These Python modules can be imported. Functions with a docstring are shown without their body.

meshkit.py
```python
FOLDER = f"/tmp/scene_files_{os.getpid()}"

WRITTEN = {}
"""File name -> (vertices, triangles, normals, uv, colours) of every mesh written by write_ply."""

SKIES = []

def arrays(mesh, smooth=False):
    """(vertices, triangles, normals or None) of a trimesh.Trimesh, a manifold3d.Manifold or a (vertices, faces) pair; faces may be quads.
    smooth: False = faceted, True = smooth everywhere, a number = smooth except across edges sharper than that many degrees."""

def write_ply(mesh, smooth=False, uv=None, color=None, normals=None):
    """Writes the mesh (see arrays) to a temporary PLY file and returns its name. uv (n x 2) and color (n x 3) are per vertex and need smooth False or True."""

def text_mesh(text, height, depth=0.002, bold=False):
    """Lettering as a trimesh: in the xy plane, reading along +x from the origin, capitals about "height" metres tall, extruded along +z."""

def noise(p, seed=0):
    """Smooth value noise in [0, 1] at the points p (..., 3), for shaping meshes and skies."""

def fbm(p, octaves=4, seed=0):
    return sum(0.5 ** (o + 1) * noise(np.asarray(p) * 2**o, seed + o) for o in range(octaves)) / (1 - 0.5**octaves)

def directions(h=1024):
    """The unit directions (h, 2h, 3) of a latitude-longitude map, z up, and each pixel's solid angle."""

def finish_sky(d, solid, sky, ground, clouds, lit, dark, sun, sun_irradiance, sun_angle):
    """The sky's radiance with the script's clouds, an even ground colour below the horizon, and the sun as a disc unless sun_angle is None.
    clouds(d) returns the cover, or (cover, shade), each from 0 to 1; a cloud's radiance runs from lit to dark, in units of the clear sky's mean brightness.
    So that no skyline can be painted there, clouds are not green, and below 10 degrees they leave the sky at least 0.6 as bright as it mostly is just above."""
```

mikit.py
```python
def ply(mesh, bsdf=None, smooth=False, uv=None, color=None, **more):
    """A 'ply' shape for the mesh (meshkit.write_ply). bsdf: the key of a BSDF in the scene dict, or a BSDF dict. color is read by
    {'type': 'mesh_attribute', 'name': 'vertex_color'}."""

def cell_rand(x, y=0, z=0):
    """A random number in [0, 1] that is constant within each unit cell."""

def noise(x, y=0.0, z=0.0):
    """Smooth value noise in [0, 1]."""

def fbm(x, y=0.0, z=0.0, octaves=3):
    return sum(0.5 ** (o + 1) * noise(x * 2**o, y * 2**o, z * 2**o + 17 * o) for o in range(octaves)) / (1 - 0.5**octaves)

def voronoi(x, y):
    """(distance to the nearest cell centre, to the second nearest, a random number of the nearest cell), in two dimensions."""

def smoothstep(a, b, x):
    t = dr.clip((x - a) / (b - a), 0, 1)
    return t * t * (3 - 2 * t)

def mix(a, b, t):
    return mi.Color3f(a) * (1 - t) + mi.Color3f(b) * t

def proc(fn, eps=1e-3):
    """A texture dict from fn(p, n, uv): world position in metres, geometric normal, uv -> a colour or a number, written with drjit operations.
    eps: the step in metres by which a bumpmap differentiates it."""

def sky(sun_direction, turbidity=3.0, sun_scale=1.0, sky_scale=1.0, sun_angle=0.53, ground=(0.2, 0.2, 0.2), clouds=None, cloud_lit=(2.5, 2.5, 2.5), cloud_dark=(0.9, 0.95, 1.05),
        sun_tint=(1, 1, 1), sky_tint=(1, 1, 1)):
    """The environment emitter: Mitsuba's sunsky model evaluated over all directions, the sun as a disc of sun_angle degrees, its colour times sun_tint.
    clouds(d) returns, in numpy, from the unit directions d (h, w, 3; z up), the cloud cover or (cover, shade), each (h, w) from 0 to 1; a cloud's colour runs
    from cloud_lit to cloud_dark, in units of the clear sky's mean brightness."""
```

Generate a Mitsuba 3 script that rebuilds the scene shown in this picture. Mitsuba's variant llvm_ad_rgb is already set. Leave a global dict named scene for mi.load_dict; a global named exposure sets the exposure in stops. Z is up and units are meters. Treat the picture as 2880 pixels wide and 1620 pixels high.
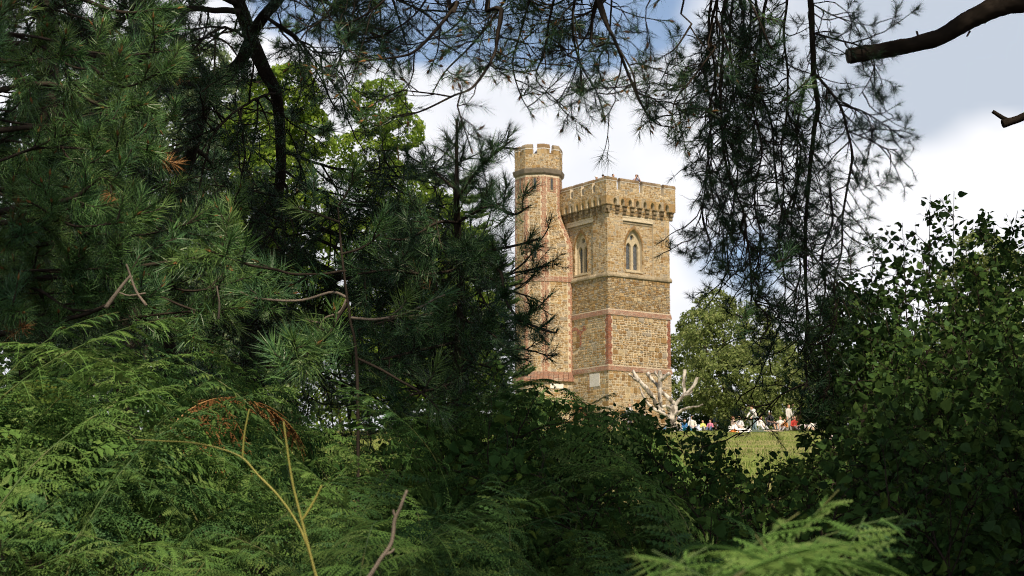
import math, random
import numpy as np
import trimesh, manifold3d
import mitsuba as mi, drjit as dr
import mikit, meshkit
from mikit import proc, noise, fbm, voronoi, smoothstep, mix
from shapely.geometry import Polygon, box as sbox
from shapely import affinity

T = mi.ScalarTransform4f
rng = np.random.default_rng(11)
random.seed(11)
scene, labels = {}, {}

# ------------------------------------------------------------------ camera, sky, exposure
F = 4472.0                       # focal length in units of a picture 2576 wide
CX, CY = 1288.0, 724.5
PITCH = math.radians(8.64)
EYE = np.array([0.0, 0.0, 1.6])
FW = np.array([0, math.cos(PITCH), math.sin(PITCH)])
UP = np.array([0, -math.sin(PITCH), math.cos(PITCH)])
exposure = 2.0
scene['camera'] = {
    'type': 'thinlens', 'fov': 2 * math.degrees(math.atan(CX / F)), 'fov_axis': 'x',
    'aperture_radius': 0.0016, 'focus_distance': 7.5, 'near_clip': 0.05, 'far_clip': 3000.0,
    'to_world': T().look_at(EYE.tolist(), (EYE + FW).tolist(), [0, 0, 1])}
SUN_AZ, SUN_EL = math.radians(17), math.radians(50)
SUN = [math.sin(SUN_AZ) * math.cos(SUN_EL), -math.cos(SUN_AZ) * math.cos(SUN_EL), math.sin(SUN_EL)]


def clouds(d):
    """Broken cumulus: a bank of grey cloud to the east, white heaps ahead, blue overhead."""
    az = np.degrees(np.arctan2(d[..., 0], d[..., 1]))
    el = np.degrees(np.arcsin(np.clip(d[..., 2], -1, 1)))
    q = np.stack([az / 9.0, el / 5.0, np.zeros_like(az)], -1)
    n = meshkit.fbm(q + 3.1, 5, 5)
    n2 = meshkit.fbm(np.stack([az / 3.3, el / 2.2, np.ones_like(az)], -1), 4, 9)
    # whole-sky weather: cover falls with height, with a clear lane near the middle of the view
    def ramp(x, lo, hi):
        t = np.clip((x - lo) / (hi - lo), 0, 1)
        return t * t * (3 - 2 * t)
    lane = ramp(el + 3.2 * (n - 0.5) + 1.6 * (n2 - 0.5), 14.9, 17.3) * (1 - ramp(el + 6 * (n - .5), 25, 34)) * np.exp(-(np.abs(az + 1.0) / 8.2) ** 4)
    small = np.exp(-((az - 7.6) / 2.2) ** 2 - ((el - 9.2) / 2.6) ** 2)
    base = 0.98 - 0.030 * np.clip(el - 20, 0, 60)
    c = base - 1.0 * lane - .30 * small + 0.9 * (n - 0.5) + 0.3 * (n2 - 0.5)
    cover = np.clip((c - 0.36) / 0.34, 0, 1)
    cover = cover * cover * (3 - 2 * cover)
    cover = np.maximum(cover, .16 * ramp(-el, -45, -20))          # thin veil everywhere
    # grey undersides
    east = ramp(el + 2.2 * (n - .5) + 1.6 * (n2 - .5), 12.9, 14.6) * np.exp(-(np.abs(az - 15.5) / 8.5) ** 4)
    shade = 0.10 + 0.85 * east + 0.8 * (n2 - 0.5) + 0.5 * (n - 0.5) + .25 * small - 0.5 * np.exp(-((az - 14.0) / 5.0) ** 2 - ((el - 10.6) / 1.8) ** 2)
    return cover, np.clip(shade, 0, 1)


scene['sky'] = mikit.sky(SUN, turbidity=3.0, clouds=clouds, cloud_lit=(3.2, 3.2, 3.3), cloud_dark=(1.75, 1.95, 2.25), ground=(0.06, 0.07, 0.04))


def P(px, py, d):
    """The point d metres ahead (along y) seen at a place of the 2576 x 1449 photograph."""
    r = FW + (px - CX) / F * np.array([1.0, 0, 0]) + (CY - py) / F * UP
    return EYE + r * (d / r[1])


# ------------------------------------------------------------------ small helpers
def twosided(b):
    return {'type': 'twosided', 'bsdf': b}


def diffuse(fn):
    return twosided({'type': 'diffuse', 'reflectance': proc(fn) if callable(fn) else {'type': 'rgb', 'value': fn}})


def princ(fn, rough=0.5, spec=0.5, **kw):
    return twosided({'type': 'principled', 'base_color': proc(fn) if callable(fn) else {'type': 'rgb', 'value': fn}, 'roughness': rough, 'specular': spec, **kw})


def leafy(fn, trans=0.8, rough=0.45, eta=1.4):
    return {'type': 'principledthin', 'base_color': proc(fn), 'roughness': rough, 'diff_trans': trans, 'eta': eta}


class MB:
    """Collects vertices, triangles and uv of one mesh."""

    def __init__(self):
        self.v, self.f, self.uv, self.n = [], [], [], 0

    def add(self, v, f, uv=(0.5, 0.5)):
        v = np.asarray(v, float).reshape(-1, 3)
        f = np.asarray(f, int)
        if f.size == 0:
            return
        if f.shape[1] == 4:
            f = np.vstack([f[:, [0, 1, 2]], f[:, [0, 2, 3]]])
        uv = np.asarray(uv, float)
        if uv.ndim == 1:
            uv = np.tile(uv, (len(v), 1))
        self.v.append(v), self.f.append(f + self.n), self.uv.append(uv)
        self.n += len(v)

    def tm(self, m, uv=(0.5, 0.5)):
        if hasattr(m, 'to_mesh'):
            mm = m.to_mesh()
            self.add(mm.vert_properties[:, :3], mm.tri_verts, uv)
        else:
            self.add(m.vertices, m.faces, uv)

    def shape(self, bsdf, smooth=False):
        v, f, uv = np.vstack(self.v), np.vstack(self.f), np.vstack(self.uv)
        if smooth not in (False, True, None):
            return mikit.ply((v, f), bsdf, smooth=smooth)
        return mikit.ply((v, f), bsdf, smooth=smooth, uv=uv)

    def ntri(self):
        return sum(len(f) for f in self.f)


used = {}


def key(name):
    """A free key: name, name_001, name_002 ..."""
    k = used.get(name, 0)
    used[name] = k + 1
    return name if k == 0 else f'{name}_{k:03d}'


def put(name, shape, label=None, cat=None, group=None, kind=None):
    k = key(name)
    scene[k] = shape
    note(k, label, cat, group, kind)
    return k


def note(k, label=None, cat=None, group=None, kind=None):
    e = {a: b for a, b in (('label', label), ('category', cat), ('group', group), ('kind', kind)) if b}
    if e:
        labels[k] = e


def tubes(Pts, R, sides=5):
    """Many tubes at once: Pts (n, k, 3), R (n, k) -> vertices, triangles."""
    Pts = np.asarray(Pts, float)
    if Pts.ndim == 2:
        Pts = Pts[None]
    n, k, _ = Pts.shape
    R = np.broadcast_to(np.asarray(R, float), (n, k))
    t = np.gradient(Pts, axis=1)
    t /= np.linalg.norm(t, axis=2, keepdims=True) + 1e-12
    a = np.cross(t, np.where(np.abs(t[..., 2:]) < 0.9, [0, 0, 1.0], [1.0, 0, 0]))
    a /= np.linalg.norm(a, axis=2, keepdims=True) + 1e-12
    # keep the frame from flipping along one tube
    for j in range(1, k):
        b0 = a[:, j - 1] - (a[:, j - 1] * t[:, j]).sum(-1, keepdims=True) * t[:, j]
        ln = np.linalg.norm(b0, axis=1, keepdims=True)
        a[:, j] = np.where(ln > 1e-6, b0 / np.maximum(ln, 1e-9), a[:, j])
    b = np.cross(t, a)
    ang = np.arange(sides) * 2 * np.pi / sides
    v = Pts[:, :, None] + R[:, :, None, None] * (np.cos(ang)[:, None] * a[:, :, None] + np.sin(ang)[:, None] * b[:, :, None])
    i, j = np.meshgrid(np.arange(k - 1), np.arange(sides), indexing='ij')
    q = np.stack([i * sides + j, i * sides + (j + 1) % sides, (i + 1) * sides + (j + 1) % sides, (i + 1) * sides + j], -1).reshape(-1, 4)
    f = np.vstack([q[:, [0, 1, 2]], q[:, [0, 2, 3]]])
    caps = np.array([[(k - 1) * sides, (k - 1) * sides + s, (k - 1) * sides + s + 1] for s in range(1, sides - 1)] + [[0, s + 1, s] for s in range(1, sides - 1)])
    f = np.vstack([f, caps])
    f = (f[None] + (np.arange(n) * k * sides)[:, None, None]).reshape(-1, 3)
    return v.reshape(-1, 3), f


def catmull(pts, m):
    """m points along a smooth curve through pts."""
    p = np.asarray(pts, float)
    if len(p) == 2:
        return p[0] + (p[1] - p[0]) * np.linspace(0, 1, m)[:, None]
    p = np.vstack([2 * p[0] - p[1], p, 2 * p[-1] - p[-2]])
    u = np.linspace(0, len(p) - 3 - 1e-9, m)
    i = u.astype(int)
    t = (u - i)[:, None]
    a, b, c, d = p[i], p[i + 1], p[i + 2], p[i + 3]
    return 0.5 * (2 * b + (c - a) * t + (2 * a - 5 * b + 4 * c - d) * t ** 2 + (3 * b - a - 3 * c + d) * t ** 3)


def unit(v):
    v = np.asarray(v, float)
    return v / (np.linalg.norm(v, axis=-1, keepdims=True) + 1e-12)


def rand_unit(n=None):
    v = rng.normal(size=(3,) if n is None else (n, 3))
    return unit(v)


# ------------------------------------------------------------------ materials
def pal(u, cols):
    """Picks one of the colours by the number u in [0, 1]."""
    out = mi.Color3f(cols[0])
    for i in range(1, len(cols)):
        out = dr.select(u > i / len(cols), mi.Color3f(cols[i]), out)
    return out


def stone_col(p, n, uv):
    c = pal(uv.x, [(.30, .19, .075), (.36, .25, .12), (.32, .215, .095), (.40, .295, .16), (.25, .15, .06), (.38, .265, .125), (.34, .28, .19), (.31, .20, .08), (.42, .33, .19), (.29, .25, .19)])
    g = fbm(p.x * 9, p.y * 9, p.z * 9, 3)
    lich = smoothstep(0.56, 0.72, fbm(p.x * 1.7 + 5, p.y * 1.7, p.z * 1.7, 4))
    c = mix(c, mi.Color3f(mi.luminance(c)), .08)
    c = c * 1.02 * (0.66 + 0.62 * g) * (0.80 + 0.34 * uv.y)
    return mix(c, mi.Color3f(.33, .30, .235) * (0.8 + 0.4 * g), 0.30 * lich)


def brick_col(p, n, uv):
    c = pal(uv.x, [(.30, .115, .068), (.25, .095, .06), (.33, .145, .09), (.23, .115, .085), (.30, .125, .075), (.32, .175, .12)])
    g = fbm(p.x * 14, p.y * 14, p.z * 14, 2)
    # lime bloom on some of the bricks
    bloom = smoothstep(0.48, 0.68, fbm(p.x * 0.9 + 2, p.y * 0.9, p.z * 1.6, 4)) * smoothstep(0.3, 0.7, noise(p.x * 6, p.y * 6, p.z * 13))
    # bricks of the band courses (uv.y above 1) are more weathered and limewashed
    return mix(c * (0.8 + 0.4 * g), (.46, .40, .32), dr.select(uv.y > 1, .25 + .55 * bloom, .22 * bloom))


def mortar_col(p, n, uv):
    g = fbm(p.x * 5, p.y * 5, p.z * 5, 4)
    return mix((.42, .35, .24), (.62, .55, .42), g)


def coping_col(p, n, uv):
    c = pal(uv.x, [(.17, .13, .085), (.22, .175, .115), (.14, .105, .065), (.25, .205, .14), (.20, .14, .08)])
    return c * (0.7 + 0.6 * fbm(p.x * 8, p.y * 8, p.z * 8, 3))


def dress_col(p, n, uv):
    g = fbm(p.x * 6, p.y * 6, p.z * 6, 4)
    return mix((.19, .15, .09), (.36, .31, .22), g) * (0.75 + 0.5 * uv.x)


scene['mat_stone'] = diffuse(stone_col)
scene['mat_brick'] = diffuse(brick_col)
scene['mat_mortar'] = diffuse(mortar_col)
scene['mat_coping'] = diffuse(coping_col)
scene['mat_dress'] = diffuse(dress_col)
scene['mat_white_line'] = diffuse((.74, .72, .68))
scene['mat_plaque'] = diffuse(lambda p, n, uv: mix((.52, .50, .46), (.62, .60, .56), fbm(p.x * 3, p.y * 3, p.z * 3, 3)))
scene['mat_lead'] = princ((.06, .065, .07), 0.5)
scene['mat_glass'] = {'type': 'thindielectric'}
scene['mat_room'] = diffuse((.10, .09, .08))
scene['mat_slate'] = diffuse(lambda p, n, uv: mi.Color3f(.12, .125, .14) * (0.7 + 0.6 * fbm(p.x * 12, p.y * 12, p.z * 12, 2)))


# ------------------------------------------------------------------ ground
def ground_z(x, y):
    x, y = np.asarray(x, float), np.asarray(y, float)
    yy = np.clip(y, -60, 150)
    z = np.interp(yy, [-60, 0, 1, 3, 6, 118, 150], [-3, 0, .22, .75, 1.15, 9.96, 10.28])
    return z


def build_ground():
    gx = np.unique(np.concatenate([np.linspace(-900, -60, 14), np.linspace(-60, 60, 121), np.linspace(60, 900, 14)]))
    gy = np.unique(np.concatenate([np.linspace(-300, -20, 10), np.linspace(-20, 150, 171), np.linspace(150, 1500, 14)]))
    X, Y = np.meshgrid(gx, gy)
    Z = ground_z(X, Y) + 0.10 * (meshkit.fbm(np.stack([X / 3, Y / 3, X * 0], -1), 3, 2) - 0.5) * (np.abs(X) < 60)
    ny, nx = X.shape
    i, j = np.meshgrid(np.arange(ny - 1), np.arange(nx - 1), indexing='ij')
    a = i * nx + j
    q = np.stack([a, a + 1, a + nx + 1, a + nx], -1).reshape(-1, 4)

    def col(p, n, uv):
        g = fbm(p.x * 0.45, p.y * 0.45, 0.0, 4)
        f = fbm(p.x * 7, p.y * 7, p.z * 7, 3)
        lawn = mix((.13, .18, .04), (.24, .26, .09), g) * (0.6 + 0.8 * f)
        dry = smoothstep(0.52, 0.66, fbm(p.x * 0.22 + 9, p.y * 0.22, 3.0, 4))
        lawn = mix(lawn, mi.Color3f(.27, .22, .12) * (0.7 + 0.6 * f), 0.6 * dry)
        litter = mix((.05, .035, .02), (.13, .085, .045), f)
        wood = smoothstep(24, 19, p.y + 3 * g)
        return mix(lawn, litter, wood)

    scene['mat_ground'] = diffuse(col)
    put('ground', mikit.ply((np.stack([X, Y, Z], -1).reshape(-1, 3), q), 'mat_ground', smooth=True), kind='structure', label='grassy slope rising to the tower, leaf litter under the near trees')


build_ground()


def build_grass(n=110000):
    d = 20 + 98 * rng.random(n) ** 1.4
    px = rng.uniform(300, 2800, n)
    x = (px - CX) / F * d * 1.0
    z = ground_z(x, d)
    keep = meshkit.fbm(np.stack([x / 2.2, d / 2.2, 0 * x], -1), 3, 5) > .42
    x, d, z = x[keep], d[keep], z[keep]
    n = len(x)
    p = np.stack([x, d, z + .01], 1)
    h = rng.uniform(.04, .13, n)[:, None]
    a = rng.uniform(0, 2 * math.pi, n)
    s = np.stack([np.cos(a), np.sin(a), 0 * a], 1) * rng.uniform(.006, .016, n)[:, None]
    lean = rng.normal(0, .35, (n, 3)) * [1, 1, 0]
    v = np.stack([p - s, p + s, p + (lean + [0, 0, 1]) * h], 1).reshape(-1, 3)
    uv = np.repeat(np.stack([rng.random(n), rng.random(n)], 1), 3, 0)
    scene['mat_grass'] = twosided({'type': 'diffuse', 'reflectance': proc(lambda p, n, uv: pal(uv.x, [(.12, .17, .04), (.17, .21, .06), (.24, .24, .10), (.09, .14, .03)]) * (.7 + .6 * uv.y))})
    put('grass', mikit.ply((v, np.arange(3 * n).reshape(-1, 3)), 'mat_grass', uv=uv), kind='stuff', label='short grass blades on the sunny lawn')
build_grass()
# ------------------------------------------------------------------ the tower
TD = 126.0
TH = math.radians(34.5)
ER = np.array([math.cos(TH), math.sin(TH), 0.0])        # along the right-hand face
EL = np.array([-math.sin(TH), math.cos(TH), 0.0])       # along the left-hand face
CORNER = P(1529.5, 715, TD) * [1, 1, 0]
Z3 = np.array([0, 0, 1.0])


def zl(py, d=TD):
    """Height of a level seen at row py of the 2880 x 1620 photograph at distance d."""
    return float(P(1529, py * 0.89444, d)[2])


LEN = 5.75
ZG = 9.9                                               # ground at the tower
zA1, zB0 = zl(1041), zl(1024)                           # lower brick band
zB1, zC0 = zl(883.4), zl(866)                           # upper brick band
zC1, zD0 = zl(776.6), zl(766)                           # string course under the windows
zD1 = zl(598.0)                                         # foot of the corbels
zP0 = zl(571, TD - .5)                                  # bottom of the parapet wall
zP1 = zl(505, TD - .5)                                  # bed of the coping
OUT = 0.34                                              # how far the parapet overhangs


def right_map(s, z, o):
    s, z, o = np.broadcast_arrays(np.asarray(s, float), z, o)
    return CORNER + s[..., None] * ER - o[..., None] * EL + z[..., None] * Z3


def left_map(s, z, o):
    s, z, o = np.broadcast_arrays(np.asarray(s, float), z, o)
    return CORNER + s[..., None] * EL - o[..., None] * ER + z[..., None] * Z3


def local_box(fm, s0, s1, z0, z1, o0, o1):
    c = np.array([[s, z, o] for s in (s0, s1) for z in (z0, z1) for o in (o0, o1)])
    v = fm(c[:, 0], c[:, 1], c[:, 2])
    f = np.array([[0, 1, 3, 2], [4, 6, 7, 5], [0, 4, 5, 1], [2, 3, 7, 6], [0, 2, 6, 4], [1, 5, 7, 3]])
    return v, f


def prism(poly, fm, o0, o1, chamfer=0.0):
    """A polygon in (s, z), possibly with holes, as a slab from o0 to o1 out of the face."""
    out = []
    for g in getattr(poly, 'geoms', [poly]):
        if g.is_empty or g.area < 1e-5:
            continue
        m = trimesh.creation.extrude_polygon(g, 1.0, engine='earcut')
        v = np.array(m.vertices)
        out.append((fm(v[:, 0], v[:, 1], o0 + (o1 - o0) * v[:, 2]), np.array(m.faces)))
    return out


def piece(ring, fm, o, bevel=0.012, tilt=0.0, base=-0.02):
    """One stone: a convex ring (k, 2) in (s, z), standing o proud with bevelled edges and a slightly swollen face."""
    ring = np.asarray(ring, float)
    k = len(ring)
    c = ring.mean(0)
    d = ring - c
    shr = np.maximum(0.55, 1 - bevel / np.maximum(np.linalg.norm(d, axis=1, keepdims=True), 1e-6))
    top = c + d * shr
    tl = tilt * d[:, 1] if np.ndim(tilt) == 0 else d @ np.asarray(tilt)
    s = np.concatenate([ring[:, 0], ring[:, 0], top[:, 0], c[:1]])
    z = np.concatenate([ring[:, 1], ring[:, 1], top[:, 1], c[1:]])
    oo = np.concatenate([np.full(k, base), np.full(k, o * 0.55), o + tl, [o * 1.18]])
    v = fm(s, z, oo)
    i = np.arange(k)
    j = (i + 1) % k
    f = np.vstack([np.stack([i, j, j + k], 1), np.stack([i, j + k, i + k], 1), np.stack([i + k, j + k, j + 2 * k], 1), np.stack([i + k, j + 2 * k, i + 2 * k], 1), np.stack([i + 2 * k, j + 2 * k, 0 * i + 3 * k], 1)])
    return v, f


def octo(s0, s1, z0, z1, cut, jit):
    """A rectangle with clipped, jittered corners."""
    a = min(cut * rng.uniform(0.4, 1.3), 0.4 * (s1 - s0), 0.4 * (z1 - z0))
    b = min(cut * rng.uniform(0.4, 1.3), 0.4 * (s1 - s0), 0.4 * (z1 - z0))
    r = np.array([[s0 + a, z0], [s1 - b, z0], [s1, z0 + b], [s1, z1 - a], [s1 - a, z1], [s0 + b, z1], [s0, z1 - b], [s0, z0 + a]])
    return r + rng.uniform(-jit, jit, r.shape)


def rubble(s0, s1, z0, z1, scale=1.0, joint=0.022, hs=(0.26, 0.4), big=0.25):
    """Rectangles (s0, s1, z0, z1) of snecked rubble: big blocks beside stacks of small courses."""
    out, z = [], z0
    while z < z1 - 0.02:
        H = rng.uniform(*hs) * scale
        if z1 - (z + H) < 0.16 * scale:
            H = z1 - z
        s = s0
        while s < s1 - 0.01:
            isbig = rng.random() < big
            W = rng.uniform(0.24, 0.46) * scale if isbig else rng.uniform(0.35, 0.9) * scale
            if s1 - (s + W) < 0.16 * scale:
                W = s1 - s
            if isbig:
                out.append((s, s + W, z, z + H))
            else:
                nrow = 2 if H < 0.3 * scale or rng.random() < 0.6 else 3
                cuts = np.sort(np.concatenate([[0, 1], (np.arange(1, nrow) + rng.uniform(-.2, .2, nrow - 1)) / nrow]))
                for a, b in zip(cuts[:-1], cuts[1:]):
                    q = s
                    while q < s + W - 0.01:
                        w = rng.uniform(0.12, 0.34) * scale
                        if s + W - (q + w) < 0.1 * scale:
                            w = s + W - q
                        out.append((q, q + w, z + a * H, z + b * H))
                        q += w
            s += W
        z += H
    return [(a + joint / 2, b - joint / 2, c + joint / 2, d - joint / 2) for a, b, c, d in out]


def bricks(s0, s1, z0, z1, ragged=0.0, side=0, bw=0.225, bh=0.075, joint=0.018):
    out, n = [], max(1, round((z1 - z0) / bh))
    h = (z1 - z0) / n
    for r in range(n):
        lo, hi = s0, s1
        if ragged:
            k = ragged * ((r // 4) % 2) + rng.uniform(0, .02)
            lo, hi = (s0, s1 - k) if side > 0 else (s0 + k, s1) if side < 0 else (s0 + k, s1 - k)
        q = lo - (bw / 2 if r % 2 else 0)
        while q < hi - 0.01:
            a, b = max(q, lo), min(q + bw, hi)
            if b - a > 0.03:
                out.append((a + joint / 2, b - joint / 2, z0 + r * h + joint / 2, z0 + (r + 1) * h - joint / 2))
            q += bw
    return out


stones = {'wall': [], 'turret': []}                     # (area on the picture, verts, faces, uv) of every stone
brickwork = {'wall': MB(), 'turret': MB()}


def lay(part, rects, fm, proud=0.02, cut=0.03, jit=0.008, holes=None, brick=False):
    for a, b, c, d in rects:
        if holes is not None:
            r = sbox(a, c, b, d)
            if holes.intersects(r):
                g = r.difference(holes)
                g = max(getattr(g, 'geoms', [g]), key=lambda x: x.area) if not g.is_empty else g
                if g.is_empty or g.area < 0.006:
                    continue
                ring = np.array(g.convex_hull.simplify(0.01).exterior.coords)[:-1]
                if Polygon(ring).intersection(holes).area > 0.25 * g.area:
                    ring = np.array(g.simplify(0.01).exterior.coords)[:-1]
                if len(ring) < 3:
                    continue
                v, f = piece(ring, fm, proud * rng.uniform(0.6, 1.3))
                (brickwork[part].add(v, f, (rng.random(), rng.random())) if brick else stones[part].append((0.0, v, f, (rng.random(), rng.random()))))
                continue
        if brick:
            v, f = local_box(fm, a, b, c, d, -0.01, .5 * proud * rng.uniform(0.75, 1.2))
            brickwork[part].add(v, f, (rng.random(), rng.random()))
        else:
            o = proud * rng.uniform(0.35, 1.5)
            v, f = piece(octo(a, b, c, d, cut, jit), fm, o, bevel=0.016, tilt=(rng.uniform(-.05, .05), rng.uniform(-.05, .05)))
            stones[part].append(((b - a) * (d - c), v, f, (rng.random(), rng.random())))


core = MB()          # mortar body of the square tower
dressed = MB()       # mouldings, jambs
TOWER = 'stone_tower'


def pointed(sc, z0, zs, w, n=10, k=1.0):
    """Outline of a pointed-arch opening: centre sc, sill z0, springing zs, width w; arcs of radius k*w."""
    R = w * k
    # right arc is struck from the left: centre (sc + w/2 - R, zs)
    c = sc + w / 2 - R
    a1 = math.acos((sc - c) / R)
    a = np.linspace(0, a1, n)
    right = np.stack([c + R * np.cos(a), zs + R * np.sin(a)], 1)
    left = np.stack([2 * sc - right[::-1, 0], right[::-1, 1]], 1)
    return np.vstack([[sc - w / 2, z0], [sc + w / 2, z0], right, left[1:]])


# body: one prism of mortar per stage; the window stage has recessed panels and openings
for z0, z1, o in ((ZG - 1.5, zA1, .0), (zA1 - .02, zB0, -.03), (zB0 - .02, zB1, -.02), (zB1 - .02, zC0, -.05), (zC0 - .02, zC1, -.04)):
    pts = [(-o, -o), (LEN + o, -o), (LEN + o, LEN + o), (-o, LEN + o)]
    ring = np.array([CORNER + a * ER + b * EL for a, b in pts])
    v = np.vstack([ring + z0 * Z3, ring + z1 * Z3])
    core.add(v, [[0, 1, 5, 4], [1, 2, 6, 5], [2, 3, 7, 6], [3, 0, 4, 7], [4, 5, 6, 7], [3, 2, 1, 0]])

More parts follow.
